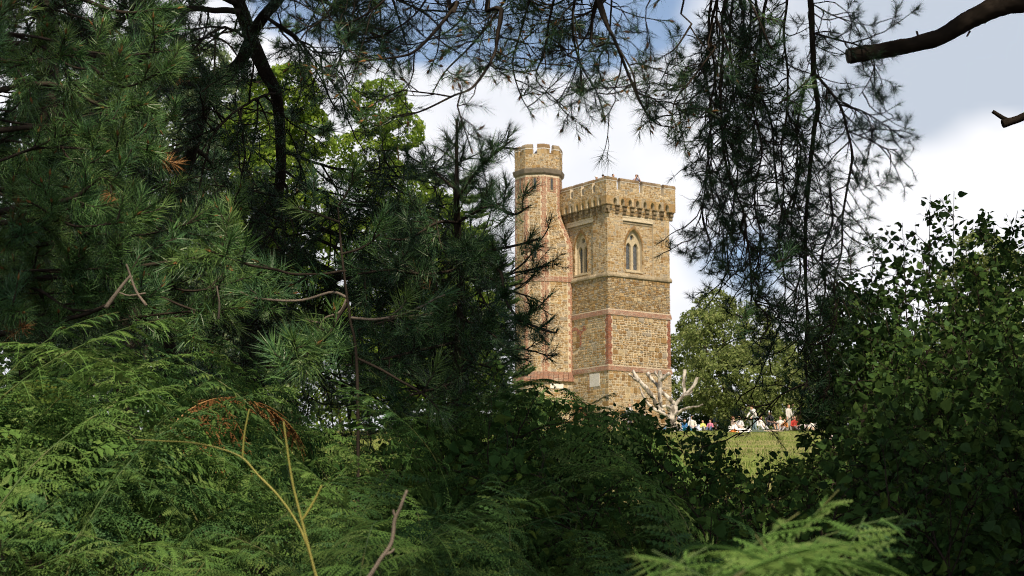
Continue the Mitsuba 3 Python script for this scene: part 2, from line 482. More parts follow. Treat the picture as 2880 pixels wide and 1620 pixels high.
# stage A, B, C on both faces
for fm in (right_map, left_map):
    isl = fm is left_map
    holesA = None
    plaque = sbox(1.05, zA1 - 1.05, 2.2, zA1 - 0.12) if isl else None
    arch = None
    if isl:
        cx, cz = 3.4, zA1 - 3.9
        ang = np.linspace(0.1, math.pi - 0.1, 24)
        arch = Polygon(np.vstack([np.stack([cx + 1.05 * np.cos(ang), cz + 1.55 * np.sin(ang)], 1), np.stack([cx + 0.72 * np.cos(ang[::-1]), cz + 1.15 * np.sin(ang[::-1])], 1)]))
        holesA = plaque.buffer(0.02).union(arch.buffer(0.01))
    lay('wall', rubble(0.0, LEN, ZG - 0.6, zA1 - 0.01, 1.2, 0.035, big=.35), fm, 0.022, 0.04, 0.012, holes=holesA)
    if isl:
        m = MB()
        for v, f in prism(plaque, fm, -0.02, 0.05):
            m.add(v, f)
        scene[TOWER + '__wall__plaque'] = m.shape('mat_plaque')
        labels[TOWER + '__wall__plaque'] = {'label': 'blank pale stone plaque on the wall'}
        # voussoirs of the relieving arch, and a brick strip beside the plaque
        for t0, t1 in zip(np.linspace(0.1, math.pi - 0.1, 19)[:-1], np.linspace(0.1, math.pi - 0.1, 19)[1:]):
            t1 -= 0.02
            ring = [[cx + a * math.cos(t), cz + b * math.sin(t)] for t, a, b in ((t0, .72, 1.15), (t0, 1.05, 1.55), (t1, 1.05, 1.55), (t1, .72, 1.15))]
            v, f = piece(ring, fm, 0.025, 0.01)
            brickwork['wall'].add(v, f, (rng.random(), rng.random()))
        lay('wall', bricks(2.22, 2.5, zA1 - 1.4, zA1 - 0.01), fm, 0.03, brick=True)
    # lower and upper brick bands: three courses corbelled out, the lowest edge casting a line of shadow
    for za, zb in ((zA1, zB0), (zB1, zC0)):
        n = 5
        h = (zb - za) / n
        for r in range(n):
            o = (0.075, 0.085, 0.07, 0.05, 0.02)[r]
            core.add(*local_box(fm, -o + .014, LEN + o - .014, za + r * h + .001, za + (r + 1) * h - .001, -.08, o - .016))
            rr = [(a, b, za + r * h + .006, za + (r + 1) * h - .006) for a, b, _, _ in bricks(-o, LEN + o, 0, 0.075)] if True else 0
            for a, b, c, d in rr:
                v, f = local_box(fm, a + (0.05 if r % 2 else 0) * 0, b, c, d, -0.08, o * rng.uniform(.94, 1.05))
                brickwork['wall'].add(v, f, (rng.random(), 1.5))
        core.add(*local_box(fm, -0.02, LEN + 0.02, za + .004, zb - .02, -0.1, 0.024))
    # stage B: brick quoins at both ends, rough rubble with wide joints between
    q = 0.27 if not isl else 0.30
    lay('wall', bricks(-0.02, q + .1, zB0, zB1 - .01, ragged=0.09, side=1), fm, 0.028, brick=True)
    lay('wall', bricks(LEN - q - .1, LEN, zB0, zB1 - .01, ragged=0.09, side=-1), fm, 0.028, brick=True)
    holesB = None
    if isl:
        # blocked round opening with a ring of bricks, and a patch of bricks
        oc, oz, r0, r1 = 4.0, zB0 + 2.05, 0.62, 0.80
        ringp = Polygon([(oc + r1 * math.cos(t), oz + 1.25 * r1 * math.sin(t)) for t in np.linspace(0, 2 * math.pi, 33)[:-1]]).difference(Polygon([(oc + r0 * math.cos(t), oz + 1.25 * r0 * math.sin(t)) for t in np.linspace(0, 2 * math.pi, 33)[:-1]]))
        patch = sbox(2.62, zB1 - 0.95, 3.05, zB1 - 0.55).union(sbox(3.0, zB1 - 1.12, 3.75, zB1 - .86))
        holesB = ringp.buffer(0.01).union(patch.buffer(.01))
        ts = np.linspace(-0.9, math.pi + .6, 27)
        for t0, t1 in zip(ts[:-1], ts[1:]):
            rg = [[oc + r * math.cos(t), oz + 1.25 * r * math.sin(t)] for t, r in ((t0, r0), (t0, r1), (t1 - .02, r1), (t1 - .02, r0))]
            v, f = piece(rg, fm, 0.03, 0.008)
            brickwork['wall'].add(v, f, (rng.random(), rng.random()))
        lay('wall', bricks(2.62, 3.05, zB1 - .95, zB1 - .55), fm, .028, brick=True)
        lay('wall', bricks(3.05, 3.75, zB1 - 1.12, zB1 - .86), fm, .028, brick=True)
    lay('wall', rubble(q + .11, LEN - q - .11, zB0 + .01, zB1 - .02, 1.3, 0.055, hs=(.22, .36), big=.30), fm, 0.024, 0.055, 0.022, holes=holesB)
    # stage C: small coursed stone
    lay('wall', rubble(0.0, LEN, zC0 + .01, zC1 - .01, .95, 0.028, hs=(.2, .32), big=.22), fm, 0.0 + 0.022, 0.025, 0.008)
    # string course: weathered top, square nose, undercut; in lengths
    q = -0.12
    while q < LEN + 0.12 - .05:
        w = min(rng.uniform(.5, .9), LEN + .12 - q)
        prof = [(-.1, zC1), (.07, zC1), (.125, zC1 + .05), (.125, zC1 + .17), (.10, zC1 + .19), (.0, zD0 + .08), (-.1, zD0 + .08)]
        v = np.vstack([fm(np.full(len(prof), x), np.array([p[1] for p in prof]), np.array([p[0] for p in prof])) for x in (q + .004, q + w - .004)])
        k = len(prof)
        f = [[i, (i + 1) % k, (i + 1) % k + k, i + k] for i in range(k)]
        dressed.add(v, f, (rng.random(), rng.random()))
        dressed.add(v, [[0, i, i + 1] for i in range(1, k - 1)], (rng.random(), .5))
        dressed.add(v, [[k, k + i + 1, k + i] for i in range(1, k - 1)], (rng.random(), .5))
        q += w

# window stage
WIN = {right_map: (2.52, 1.40, 4.22), left_map: (3.42, 1.75, 4.95)}
zsill, zspr = zl(766, TD + 1.4) + .10, zl(693, TD + 1.4)
REC = 0.16
for fm in (right_map, left_map):
    wc, pa, pb = WIN[fm]
    isl = fm is left_map
    outer = Polygon(pointed(wc, zsill, zspr, 1.50, k=1.02))
    ztop = zD1 - 0.02
    zpan = zD1 - 0.62
    # wall slabs: side piers at the face, the panel set back, with the window cut through
    for v, f in prism(sbox(0.0, zD0 + .02, pa, ztop).union(sbox(pb, zD0 + .02, LEN, ztop)), fm, -0.5, 0.0):
        core.add(v, f)
    for v, f in prism(sbox(pa - .02, zpan + .56, pb + .02, ztop - .004), fm, -0.5, -0.004):
        core.add(v, f)
    for v, f in prism(sbox(pa - .02, zD0 + .03, pb + .02, zpan + .58).difference(outer), fm, -0.5, -REC):
        core.add(v, f)
    lay('wall', rubble(0.0, pa - .005, zD0 + .085, ztop, .9, 0.022, hs=(.22, .36), big=.35), fm, 0.018, 0.025, 0.008)
    lay('wall', rubble(pb + .005, LEN, zD0 + .085, ztop, .9, 0.022, hs=(.22, .36), big=.3), fm, 0.018, 0.025, 0.008)

    def rec(s, z, o, fm=fm):
        return fm(s, z, np.asarray(o) - REC)
    hood = Polygon(pointed(wc, zsill - .02, zspr, 1.78, k=1.02))
    lay('wall', rubble(pa + .005, pb - .005, zD0 + .085, zpan - .01, .9, 0.022, hs=(.2, .34), big=.25), rec, 0.018, 0.025, 0.008, holes=hood)
    # stepped ledges that close the panel at its head
    for i, (a, o) in enumerate(((0.0, .06), (0.20, .115), (0.38, .15))):
        q = pa + .01
        while q < pb - .02:
            w = min(rng.uniform(.5, .8), pb - .01 - q)
            pr = [(-.05, zpan + a + .02), (o - .03, zpan + a), (o, zpan + a + .03), (o, zpan + a + .10), (o - .05, zpan + a + .19), (-.05, zpan + a + .19)]
            v = np.vstack([rec(np.full(6, x), np.array([p[1] for p in pr]), np.array([p[0] for p in pr])) for x in (q + .003, q + w - .003)])
            dressed.add(v, [[i_, (i_ + 1) % 6, (i_ + 1) % 6 + 6, i_ + 6] for i_ in range(6)], (rng.random(), .5))
            dressed.add(v, [[0, i_, i_ + 1] for i_ in range(1, 5)] + [[6, 7 + i_, 6 + i_] for i_ in range(1, 5)], (.5, .5))
            q += w
    # arch of voussoirs round the opening
    oi, oo = pointed(wc, zsill, zspr, 1.50, n=9, k=1.02)[1:], pointed(wc, zsill, zspr, 1.78, n=9, k=1.02)[1:]
    for i in range(1, len(oi) - 1):
        v, f = piece([oi[i], oo[i], oo[i + 1], oi[i + 1]], rec, 0.03, 0.006)
        stones['wall'].append((0.0, v, f, (0.46, rng.random())))
    for sd in (-1, 1):
        z = zsill
        while z < zspr - .05:
            h = min(rng.uniform(.22, .36), zspr - z)
            a, b = sorted((wc + sd * .75, wc + sd * .89))
            v, f = piece(octo(a, b, z + .008, z + h - .008, .008, .002), rec, 0.03, 0.006)
            stones['wall'].append((0.0, v, f, (rng.choice([.46, .35, .15]), rng.random())))
            z += h
    # tracery: two lancets and an eye cut from one slab
    w = 1.50
    field = Polygon(pointed(wc, zsill, zspr, w - .02, k=1.02))
    lights = [Polygon(pointed(wc + s * .335, zsill + .12, zspr - .10, 0.47, k=1.0)) for s in (-1, 1)]
    eye = Polygon([(wc + .19 * math.cos(t), zspr + .70 + .21 * math.sin(t)) for t in np.linspace(0, 2 * math.pi, 17)[:-1]])
    tr = field
    for h in lights + [eye]:
        tr = tr.difference(h)
    wk = key(TOWER + '__window')
    m = MB()
    for v, f in prism(tr, fm, -REC - .36, -REC - .22):
        m.add(v, f, (.8, .5))
    # inner order, a little back, smaller openings: gives the tracery its chamfer
    tr2 = field
    for h in lights + [eye]:
        tr2 = tr2.difference(h.buffer(-0.035))
    for v, f in prism(tr2, fm, -REC - .42, -REC - .30):
        m.add(v, f, (.6, .5))
    m.add(*local_box(fm, wc - .80, wc + .80, zsill - .11, zsill - .001, -REC - .4, -REC + .075), uv=(.95, .6))
    scene[wk + '__tracery'] = m.shape('mat_tracery')
    labels[wk] = {'label': 'pointed two-light window with leaded panes on the ' + ('shaded side' if isl else 'sunlit front')}
    for j, h in enumerate(lights + [eye]):
        g = MB()
        b = h.bounds
        v = fm(np.array([b[0], b[2], b[2], b[0]]), np.array([b[1], b[1], b[3], b[3]]), -REC - .39)
        for vv, ff in [(fm(np.array(h.exterior.coords)[:-1, 0], np.array(h.exterior.coords)[:-1, 1], -REC - .375), None)]:
            c = vv.mean(0)
            g.add(np.vstack([vv, c]), [[i, (i + 1) % len(vv), len(vv)] for i in range(len(vv))])
        scene[key(wk + '__pane')] = g.shape('mat_window_pane')
        if j < 2:
            # leads: saddle bars and a diamond lattice
            L = MB()
            segs = [((b[0], z), (b[2], z), .024) for z in np.arange(b[1] + .42, b[3] - .1, .46)]
            step = .17
            for kk in np.arange(-30, 30):
                for sg in (-1, 1):
                    x0 = b[0] + kk * step
                    segs.append(((x0, b[1]), (x0 + sg * (b[3] - b[1]) * .62, b[3]), .015))
            from shapely.geometry import LineString
            for (p, q_, r) in segs:
                c = LineString([p, q_]).intersection(h)
                for ln in getattr(c, 'geoms', [c]):
                    if ln.is_empty or ln.length < .03:
                        continue
                    e = np.array(ln.coords)
                    L.add(*tubes(fm(e[:, 0], e[:, 1], -REC - .365), r, 4))
            scene[key(wk + '__lead')] = L.shape('mat_lead')
            labels[f'{wk}__lead' if j == 0 else f'{wk}__lead_001'] = {'kind': 'stuff'}
# back faces of the window stage and the dark room inside
for a0, a1, b0, b1 in ((LEN - .5, LEN, .5, LEN), (.5, LEN - .5, LEN - .5, LEN)):
    ring = np.array([CORNER + a * ER + b * EL for a, b in ((a0, b0), (a1, b0), (a1, b1), (a0, b1))])
    core.add(np.vstack([ring + zD0 * Z3, ring + zD1 * Z3]), [[0, 1, 5, 4], [1, 2, 6, 5], [2, 3, 7, 6], [3, 0, 4, 7], [4, 5, 6, 7], [3, 2, 1, 0]])
ring = np.array([CORNER + a * ER + b * EL for a, b in ((.01, .01), (LEN, .01), (LEN, LEN), (.01, LEN))])
for z0, z1 in ((zC1 - .02, zD0 + .04), (zD1 - .4, zP0 + .3)):
    core.add(np.vstack([ring + z0 * Z3, ring + z1 * Z3]), [[0, 1, 5, 4], [1, 2, 6, 5], [2, 3, 7, 6], [3, 0, 4, 7], [4, 5, 6, 7], [3, 2, 1, 0]])

# corbels, machicolation arches, parapet, merlons
NARCH = 8
pitch_ = (LEN + 2 * OUT - .9) / NARCH
coping_parts = []
par_blocks = MB()
for fm in (right_map, left_map):
    cent = [-OUT + .45 + pitch_ * (i + .5) for i in range(NARCH)]
    lo, hi = -OUT, LEN + OUT
    gaps = ((.62, .95), (2.66, 3.0), (4.7, 5.02)) if fm is right_map else ((1.0, 1.33), (2.35, 2.7), (3.7, 4.05))
    zg = zP1 - .72
    plate = sbox(lo, zP0, hi, zP1)
    for c in cent:
        plate = plate.difference(Polygon(pointed(c, zP0 - .1, zP0 + .26, .32, n=5, k=.9)))
    for a, b in gaps:
        plate = plate.difference(sbox(a, zg, b, zP1 + .1))
    for v, f in prism(plate, fm, OUT - .34, OUT):
        core.add(v, f)
    holes = None
    for c in cent:
        h = Polygon(pointed(c, zP0 - .1, zP0 + .26, .34, n=5, k=.9))
        holes = h if holes is None else holes.union(h)
    for a, b in gaps:
        holes = holes.union(sbox(a - .01, zg, b + .01, zP1 + .1))

    def par(s, z, o, fm=fm):
        return fm(s, z, np.asarray(o) + OUT)
    # dressed blocks around the arches, rubble above
    edges = [lo] + [(a + b) / 2 for a, b in zip(cent[:-1], cent[1:])] + [hi]
    for a, b in zip(edges[:-1], edges[1:]):
        c = .5 * (a + b)
        hh = Polygon(pointed(cent[edges.index(a)], zP0 - .1, zP0 + .26, .33, n=5, k=.9))
        blk = sbox(a + .008, zP0 + .002, b - .008, zP0 + .62).difference(hh)
        for half in (sbox(a, zP0, cent[edges.index(a)] - .004, zP1), sbox(cent[edges.index(a)] + .004, zP0, b, zP1)):
            for v, f in prism(blk.intersection(half), par, -.02, .012):
                par_blocks.add(v, f, (rng.random(), .3 + .6 * rng.random()))
    lay('wall', rubble(lo, hi, zP0 + .63, zP1 - .01, .85, .022, hs=(.2, .34), big=.25), par, .02, .03, .01, holes=holes)
    # sloping sills in the gaps
    for a, b in gaps:
        v = fm(np.array([a, b, b, a]), np.array([zg + .01, zg + .01, zg + .2, zg + .2]), np.array([OUT + .02, OUT + .02, OUT - .33, OUT - .33]))
        v2 = v - .12 * Z3
        m = MB()
        m.add(np.vstack([v, v2]), [[0, 1, 2, 3], [0, 4, 5, 1], [1, 5, 6, 2], [2, 6, 7, 3], [3, 7, 4, 0]])
        scene[key(TOWER + '__parapet__sill')] = m.shape('mat_tracery')
    # coping of each merlon: rounded stones over a pale bed of mortar
    runs = []
    x = lo
    for a, b in sorted(gaps):
        runs.append((x, a)), runs.append
        x = b
    runs.append((x, hi))
    for a, b in runs:
        m = MB()
        m.add(*local_box(fm, a - .02, b + .02, zP1, zP1 + .026, OUT - .38, OUT + .045))
        scene[key(TOWER + '__parapet__mortar_bed')] = m.shape('mat_white_line')
        n = max(1, round((b - a) / .42))
        w = (b - a + .04) / n
        for i in range(n):
            q = a - .02 + i * w
            t = np.linspace(0, math.pi, 9)
            prof = np.stack([OUT - .165 + .205 * np.cos(t), zP1 + .028 + .05 + .23 * np.sin(t) ** .8], 1)
            prof = np.vstack([[OUT + .04, zP1 + .028], prof, [OUT - .37, zP1 + .028]])
            k = len(prof)
            v = np.vstack([fm(np.full(k, x_), prof[:, 1], prof[:, 0]) for x_ in (q + .005, q + w - .005)])
            m = MB()
            u = (rng.random(), .5)
            m.add(v, [[j, (j + 1) % k, (j + 1) % k + k, j + k] for j in range(k)], u)
            m.add(v, [[0, j, j + 1] for j in range(1, k - 1)] + [[k, k + j + 1, k + j] for j in range(1, k - 1)], u)
            coping_parts.append(m)
    # corbels between the arches: three steps with rounded noses
    cc = [lo + .22] + [(a + b) / 2 for a, b in zip(cent[:-1], cent[1:])] + [hi - .22]
    for c in cc:
        m = MB()
        for o, za, zb in ((.11, zD1 - .02, zD1 + .26), (.22, zD1 + .25, zD1 + .52), (OUT - .01, zD1 + .51, zP0 - .004)):
            r = .09
            prof = [(-.05, za), (o - r, za), (o - .35 * r, za + .25 * r), (o, za + r), (o, zb - .03), (o - .02, zb), (-.05, zb)]
            k = len(prof)
            v = np.vstack([fm(np.full(k, x_), np.array([p[1] for p in prof]), np.array([p[0] for p in prof])) for x_ in (c - .135, c + .135)])
            m.add(v, [[j, (j + 1) % k, (j + 1) % k + k, j + k] for j in range(k)], (rng.random() * .6, .5))
            m.add(v, [[0, j, j + 1] for j in range(1, k - 1)] + [[k, k + j + 1, k + j] for j in range(1, k - 1)], (.4, .5))
        scene[key(TOWER + '__corbel')] = m.shape('mat_coping')
    # lintel course under the overhang, leaving the slots open behind the arches
    core.add(*local_box(fm, -.02, LEN + .02, zP0 - .3, zP0 + .35, -.3, .015))
    lay('wall', rubble(0, LEN, zD1 - .01, zP0 + .3, .85, .02, hs=(.2, .32), big=.25), fm, .045, .025, .008)
    pa, pb = WIN[fm][1:]
    lay('wall', rubble(pa, pb, zD1 - .045, zD1 - .015, .85, .02), fm, .012, .01, .002)
# the far sides of the parapet, and the roof deck
def back_r(s, z, o):
    s, z, o = np.broadcast_arrays(np.asarray(s, float), z, o)
    return CORNER + LEN * EL + s[..., None] * ER + o[..., None] * EL + z[..., None] * Z3


def back_l(s, z, o):
    s, z, o = np.broadcast_arrays(np.asarray(s, float), z, o)
    return CORNER + LEN * ER + s[..., None] * EL + o[..., None] * ER + z[..., None] * Z3


for fm in (back_r, back_l):
    plate = sbox(-OUT + .34, zP0, LEN + OUT - .34, zP1 + .2)
    for a, b in ((1.0, 1.33), (2.66, 3.0), (4.4, 4.72)):
        plate = plate.difference(sbox(a, zP1 - .7, b, zP1 + .4))
    for v, f in prism(plate, fm, OUT - .34, OUT):
        core.add(v, f)
ring = np.array([CORNER + a * ER + b * EL for a, b in ((-.2, -.2), (LEN + .2, -.2), (LEN + .2, LEN + .2), (-.2, LEN + .2))])
zdeck = zP1 - 1.0
core.add(np.vstack([ring + (zdeck - .2) * Z3, ring + zdeck * Z3]), [[0, 1, 5, 4], [1, 2, 6, 5], [2, 3, 7, 6], [3, 0, 4, 7], [4, 5, 6, 7], [3, 2, 1, 0]])

# ------------------------------------------------------------------ the stair turret (octagonal)
TURD = TD + 4.6
TC = P(1515 * .89444, 600 * .89444, TURD) * [1, 1, 0]
TR = 1.80
NRM0 = math.atan2(-EL[1], -EL[0])                       # outward normal of the right face
zt = lambda py: zl(py, TURD - 1.6)
VANG = [NRM0 + math.radians(22.5 + 45 * k) for k in range(8)]


def flare(z):
    """The turret swells towards the tower below its upper third."""
    t = np.clip((zt(585) - np.asarray(z, float)) / (zt(585) - zt(700)), 0, 1)
    return .95 * t * t * (3 - 2 * t) + .012 * np.clip(zt(700) - z, 0, 20)


def tvert(k, z, r):
    a = VANG[k % 8]
    z = np.asarray(z, float)
    x = np.cos(a)
    push = flare(z) * (1 if x > .3 else 0)
    return np.stack([TC[0] + r * x + push, TC[1] + r * np.sin(a) + 0 * z, z], -1)


def facet(k, r):
    """Map for the facet between vertices k and k+1; s runs from 0 to its width."""
    a0, a1 = tvert(k, zt(560), r), tvert(k + 1, zt(560), r)
    w = float(np.linalg.norm(a1 - a0))

    def fm(s, z, o):
        s, z, o = np.broadcast_arrays(np.asarray(s, float), np.asarray(z, float), np.asarray(o, float))
        p, q = tvert(k, z, r), tvert(k + 1, z, r)
        t = (s / w)[..., None]
        e = unit(q - p)
        nn = np.stack([e[..., 1], -e[..., 0], 0 * e[..., 0]], -1)
        mid = .5 * (p + q) - TC
        nn = nn * np.sign((nn * (mid * [1, 1, 0])).sum(-1, keepdims=True))
        return p * (1 - t) + q * t + o[..., None] * nn
    return fm, w


def tring(zs, rs):
    """A lathe of octagons through levels zs with radii rs."""
    v = np.vstack([np.stack([tvert(k, z, r) for k in range(8)]) for z, r in zip(zs, rs)])
    f = [[i * 8 + k, i * 8 + (k + 1) % 8, (i + 1) * 8 + (k + 1) % 8, (i + 1) * 8 + k] for i in range(len(zs) - 1) for k in range(8)]
    n = len(zs) - 1
    top = [[n * 8, n * 8 + k, n * 8 + k + 1] for k in range(1, 7)]
    return v, np.vstack([np.array(f)[:, [0, 1, 2]], np.array(f)[:, [0, 2, 3]], top])


tcore, tdress = MB(), MB()
za, zb, zc, zd, ze, zf = ZG - 1.5, zt(1072), zt(1056), zt(791), zt(776), zt(490)
zg_, zh, zi = zt(474), zt(433), zt(419)
lv = np.concatenate([np.linspace(za, zc, 4), np.linspace(zc + .01, zf, 30)])
tcore.add(*tring(lv, np.full(len(lv), TR)))
tcore.add(*tring([zf - .02, zh], [TR + .02, TR + .02]))
# cornice under the turret parapet: dark splay below, pale rim above
tdress.add(*tring([zf - .04, zf + .10, zg_ - .07, zg_ - .02, zg_ + .03], [TR + .01, TR + .15, TR + .20, TR + .20, TR + .05]), uv=(.0, .5))
slits = []
for k in range(8):
    fm, w = facet(k, TR)
    mid = np.mean([tvert(k, 25, TR), tvert(k + 1, 25, TR)], 0) - TC
    if mid[1] > .8:
        continue                                        # away from the photograph
    q = .16
    front = abs(math.atan2(mid[0], -mid[1]) + math.radians(11)) < .3
    for z0, z1 in ((zc + .02, zd - .02), (ze + .02, zf - .18)):
        hole = sbox(-1, 0, -.9, 1)
        if z1 > 25:
            hole = hole.union(sbox(w / 2 - .13, zt(533), w / 2 + .13, zt(501)))
            slits.append((fm, w / 2, zt(533), zt(501), front))
            if front:
                hole = hole.union(sbox(w / 2 - .10, zt(726), w / 2 + .14, zt(696)))
                slits.append((fm, w / 2 + .02, zt(726), zt(696), True))
        lay('turret', bricks(0.0, q + .1, z0, z1, ragged=.09, side=1), fm, .02, brick=True, holes=hole)
        lay('turret', bricks(w - q - .1, w, z0, z1, ragged=.09, side=-1), fm, .02, brick=True, holes=hole)
        if z1 > 25:
            lay('turret', bricks(q + .11, w - q - .11, zt(540), z1), fm, .02, brick=True, holes=hole)
            zz1 = zt(541)
        else:
            zz1 = z1
        if front and z1 > 25:
            lay('turret', bricks(q + .11, w - q - .11, zt(735), zt(690)), fm, .02, brick=True, holes=hole)
            lay('turret', rubble(q + .11, w - q - .11, z0, zt(736), .85, .024, hs=(.2, .34), big=.2), fm, .02, .04, .016, holes=hole)
            lay('turret', rubble(q + .11, w - q - .11, zt(689), zz1, .85, .022, hs=(.18, .3), big=.1), fm, .02, .035, .014, holes=hole)
        else:
            lay('turret', rubble(q + .11, w - q - .11, z0, zz1, .85, .024, hs=(.2, .34), big=.18), fm, .02, .04, .016, holes=hole)
    # brick string course and the stepped brick foot
    n = 5
    for r in range(n):
        h = (ze - zd) / n
        o = (.07, .08, .06, .045, .02)[r]
        tcore.add(*local_box(fm, 0, w, zd + r * h + .001, zd + (r + 1) * h - .001, -.05, o - .016))
        for a, b, c, d in bricks(-.01, w + .01, zd + r * h, zd + (r + 1) * h):
            brickwork['turret'].add(*local_box(fm, a, b, zd + r * h + .005, zd + (r + 1) * h - .005, -.05, o), uv=(rng.random(), 1.5))
    for r in range(6):
        h = (zt(1045) - zb) / 6
        o = .24 - .034 * r
        for a, b, c, d in bricks(-o * .4, w + o * .4, 0, .075):
            brickwork['turret'].add(*local_box(fm, a, b, zb + r * h + .006, zb + (r + 1) * h - .006, -.1, o), uv=(rng.random(), 1.5))
    lay('turret', rubble(0, w, ZG - .5, zb - .01, .95, .028), fm, .02, .04, .012)
    # parapet stones
    fm2, w2 = facet(k, TR + .02)
    lay('turret', rubble(0, w2, zg_ + .03, zh - .01, .8, .022, hs=(.2, .32), big=.25), fm2, .022, .03, .01)
for fm, c, z0, z1, front in slits:
    m = MB()
    m.add(*local_box(fm, c - .085, c + .085, z0 + .02, z1, -.02, .012))
    scene[key(TOWER + '__turret__slit_window')] = m.shape('mat_slit')
    m = MB()
    for a, b, z_0, z_1 in ((c - .13, c - .086, z0, z1 + .05), (c + .086, c + .13, z0, z1 + .05), (c - .13, c + .13, z1 + .051, z1 + .12), (c - .15, c + .15, z0 - .1, z0 - .001)):
        m.add(*local_box(fm, a, b, z_0, z_1, -.02, .045), uv=(.9 if z_0 < z0 - .05 else .3, .5))
    scene[key(TOWER + '__turret__slit_frame')] = m.shape('mat_dress')
scene['mat_tracery'] = diffuse(lambda p, n, uv: mix((.34, .28, .18), (.52, .45, .32), fbm(p.x * 6, p.y * 6, p.z * 6, 4)))
scene['mat_slit'] = princ((.035, .04, .05), .25)
scene['mat_window_pane'] = princ((.05, .06, .065), .06, 1.0)
# turret merlons straddle the corners
for k in range(8):
    fmA, wA = facet(k - 1, TR + .02)
    fmB, wB = facet(k, TR + .02)
    half = .75 * wB / 2
    pa_, pv, pb_ = (fmA(wA - half, zh, 0), fmB(0, zh, 0), fmB(half, zh, 0))
    inn = [(p - TC) * (1 - .30 / TR) + TC for p in (pa_, pv, pb_)]
    ring = np.array([pa_, pv, pb_, inn[2], inn[1], inn[0]]) * [1, 1, 0]
    m = MB()
    m.add(np.vstack([ring + zh * Z3, ring + zi * Z3]), [[i, (i + 1) % 6, (i + 1) % 6 + 6, i + 6] for i in range(6)], (rng.random(), .5))
    m.add(np.vstack([ring + zi * Z3]), [[0, 1, 4, 5], [1, 2, 3, 4]])
    scene[key(TOWER + '__turret__merlon')] = m.shape('mat_stone')
    fms = ((fmA, wA - half, wA), (fmB, 0, half))
    for fm, a, b in fms:
        lay('turret', [(a + .012 if a > 0 else .0, a + (b - a) * .5, zh + .01, zi - .01), (a + (b - a) * .5 + .02, b - .012, zh + .01, zi - .01)], fm, .022, .02, .006)
    bed = (ring - TC) * 1.035 + TC * [1, 1, 0]
    bed = np.array([(p - TC * [1, 1, 0]) for p in ring]) * [1.03, 1.03, 0] + TC * [1, 1, 0]
    m = MB()
    m.add(np.vstack([bed + zi * Z3, bed + (zi + .05) * Z3]), [[i, (i + 1) % 6, (i + 1) % 6 + 6, i + 6] for i in range(6)])
    m.add(bed + (zi + .05) * Z3, [[0, 1, 4, 5], [1, 2, 3, 4]])
    scene[key(TOWER + '__turret__mortar_bed')] = m.shape('mat_white_line')
    # coping: three lofts from bed to a rounded back
    m = MB()
    cen = .5 * (bed[:3] + bed[[5, 4, 3]])
    lays = []
    for t in np.linspace(0, 1, 5):
        sh = math.cos(t * math.pi / 2 * .92)
        o = cen + (bed[:3] - cen) * sh
        i_ = cen + (bed[[5, 4, 3]] - cen) * sh
        lays.append(np.vstack([o, i_[::-1]]) + (zi + .052 + .34 * math.sin(t * math.pi / 2)) * Z3)
    v = np.vstack(lays)
    f = [[j * 6 + i, j * 6 + (i + 1) % 6, (j + 1) * 6 + (i + 1) % 6, (j + 1) * 6 + i] for j in range(4) for i in range(6)]
    m.add(v, f, (rng.random(), .5))
    m.add(lays[-1], [[0, 1, 4, 5], [1, 2, 3, 4]], (.5, .5))
    scene[key(TOWER + '__turret__coping_stone')] = m.shape('mat_coping')
# little slated cap that shows behind the turret's merlons
m = MB()
cp = P(1517 * .8944, 0, TURD + .6)
apex = np.array([cp[0], cp[1], zt(397)])
b4 = [np.array([cp[0] + .55 * math.cos(a), cp[1] + .55 * math.sin(a), zt(407) - .12]) for a in np.arange(4) * math.pi / 2 + .9]
m.add(np.vstack([b4, [apex]]), [[0, 1, 4], [1, 2, 4], [2, 3, 4], [3, 0, 4], [3, 2, 1], [3, 1, 0]])
b5 = [p + (np.array([cp[0], cp[1], p[2]]) - p) * .15 for p in b4]
m.add(np.vstack([np.array(b5) - 2.2 * Z3, b5]), [[0, 1, 5, 4], [1, 2, 6, 5], [2, 3, 7, 6], [3, 0, 4, 7]])
scene[TOWER + '__turret__stair_cap'] = m.shape('mat_slate')
# white notice on the turret's foot
fmW, wW = facet(0, TR)
for k in range(8):
    fm, w = facet(k, TR)
    mid = np.mean([tvert(k, 12, TR), tvert(k + 1, 12, TR)], 0) - TC
    if abs(math.atan2(mid[0], -mid[1]) - math.radians(34)) < .3:
        m = MB()
        m.add(*local_box(fm, .25, .85, zt(1092), zt(1079), .0, .06))
        scene[TOWER + '__turret__notice'] = m.shape('mat_white_line')

scene[TOWER + '__wall'] = core.shape('mat_mortar')
scene[TOWER + '__turret'] = tcore.shape('mat_mortar')
scene[TOWER + '__turret__cornice'] = tdress.shape('mat_cornice')
scene['mat_cornice'] = diffuse(lambda p, n, uv: mix((.10, .085, .065), (.24, .21, .17), fbm(p.x * 5, p.y * 5, p.z * 5, 4)))
scene[TOWER + '__parapet__block'] = par_blocks.shape('mat_stone')
labels[TOWER + '__parapet__block'] = {'kind': 'stuff'}
scene[TOWER + '__wall__moulding'] = dressed.shape('mat_dress')
labels[TOWER + '__wall__moulding'] = {'kind': 'stuff'}
for part in ('wall', 'turret'):
    scene[f'{TOWER}__{part}__brickwork'] = brickwork[part].shape('mat_brick')
    labels[f'{TOWER}__{part}__brickwork'] = {'kind': 'stuff'}
    st = sorted(stones[part], key=lambda s: -s[0])
    nn = 190 if part == 'wall' else 60
    for a, v, f, uv in st[:nn]:
        m = MB()
        m.add(v, f, uv)
        scene[key(f'{TOWER}__{part}__stone')] = m.shape('mat_stone')
    m = MB()
    for a, v, f, uv in st[nn:]:
        m.add(v, f, uv)
    scene[f'{TOWER}__{part}__rubble'] = m.shape('mat_stone')
    labels[f'{TOWER}__{part}__rubble'] = {'kind': 'stuff'}
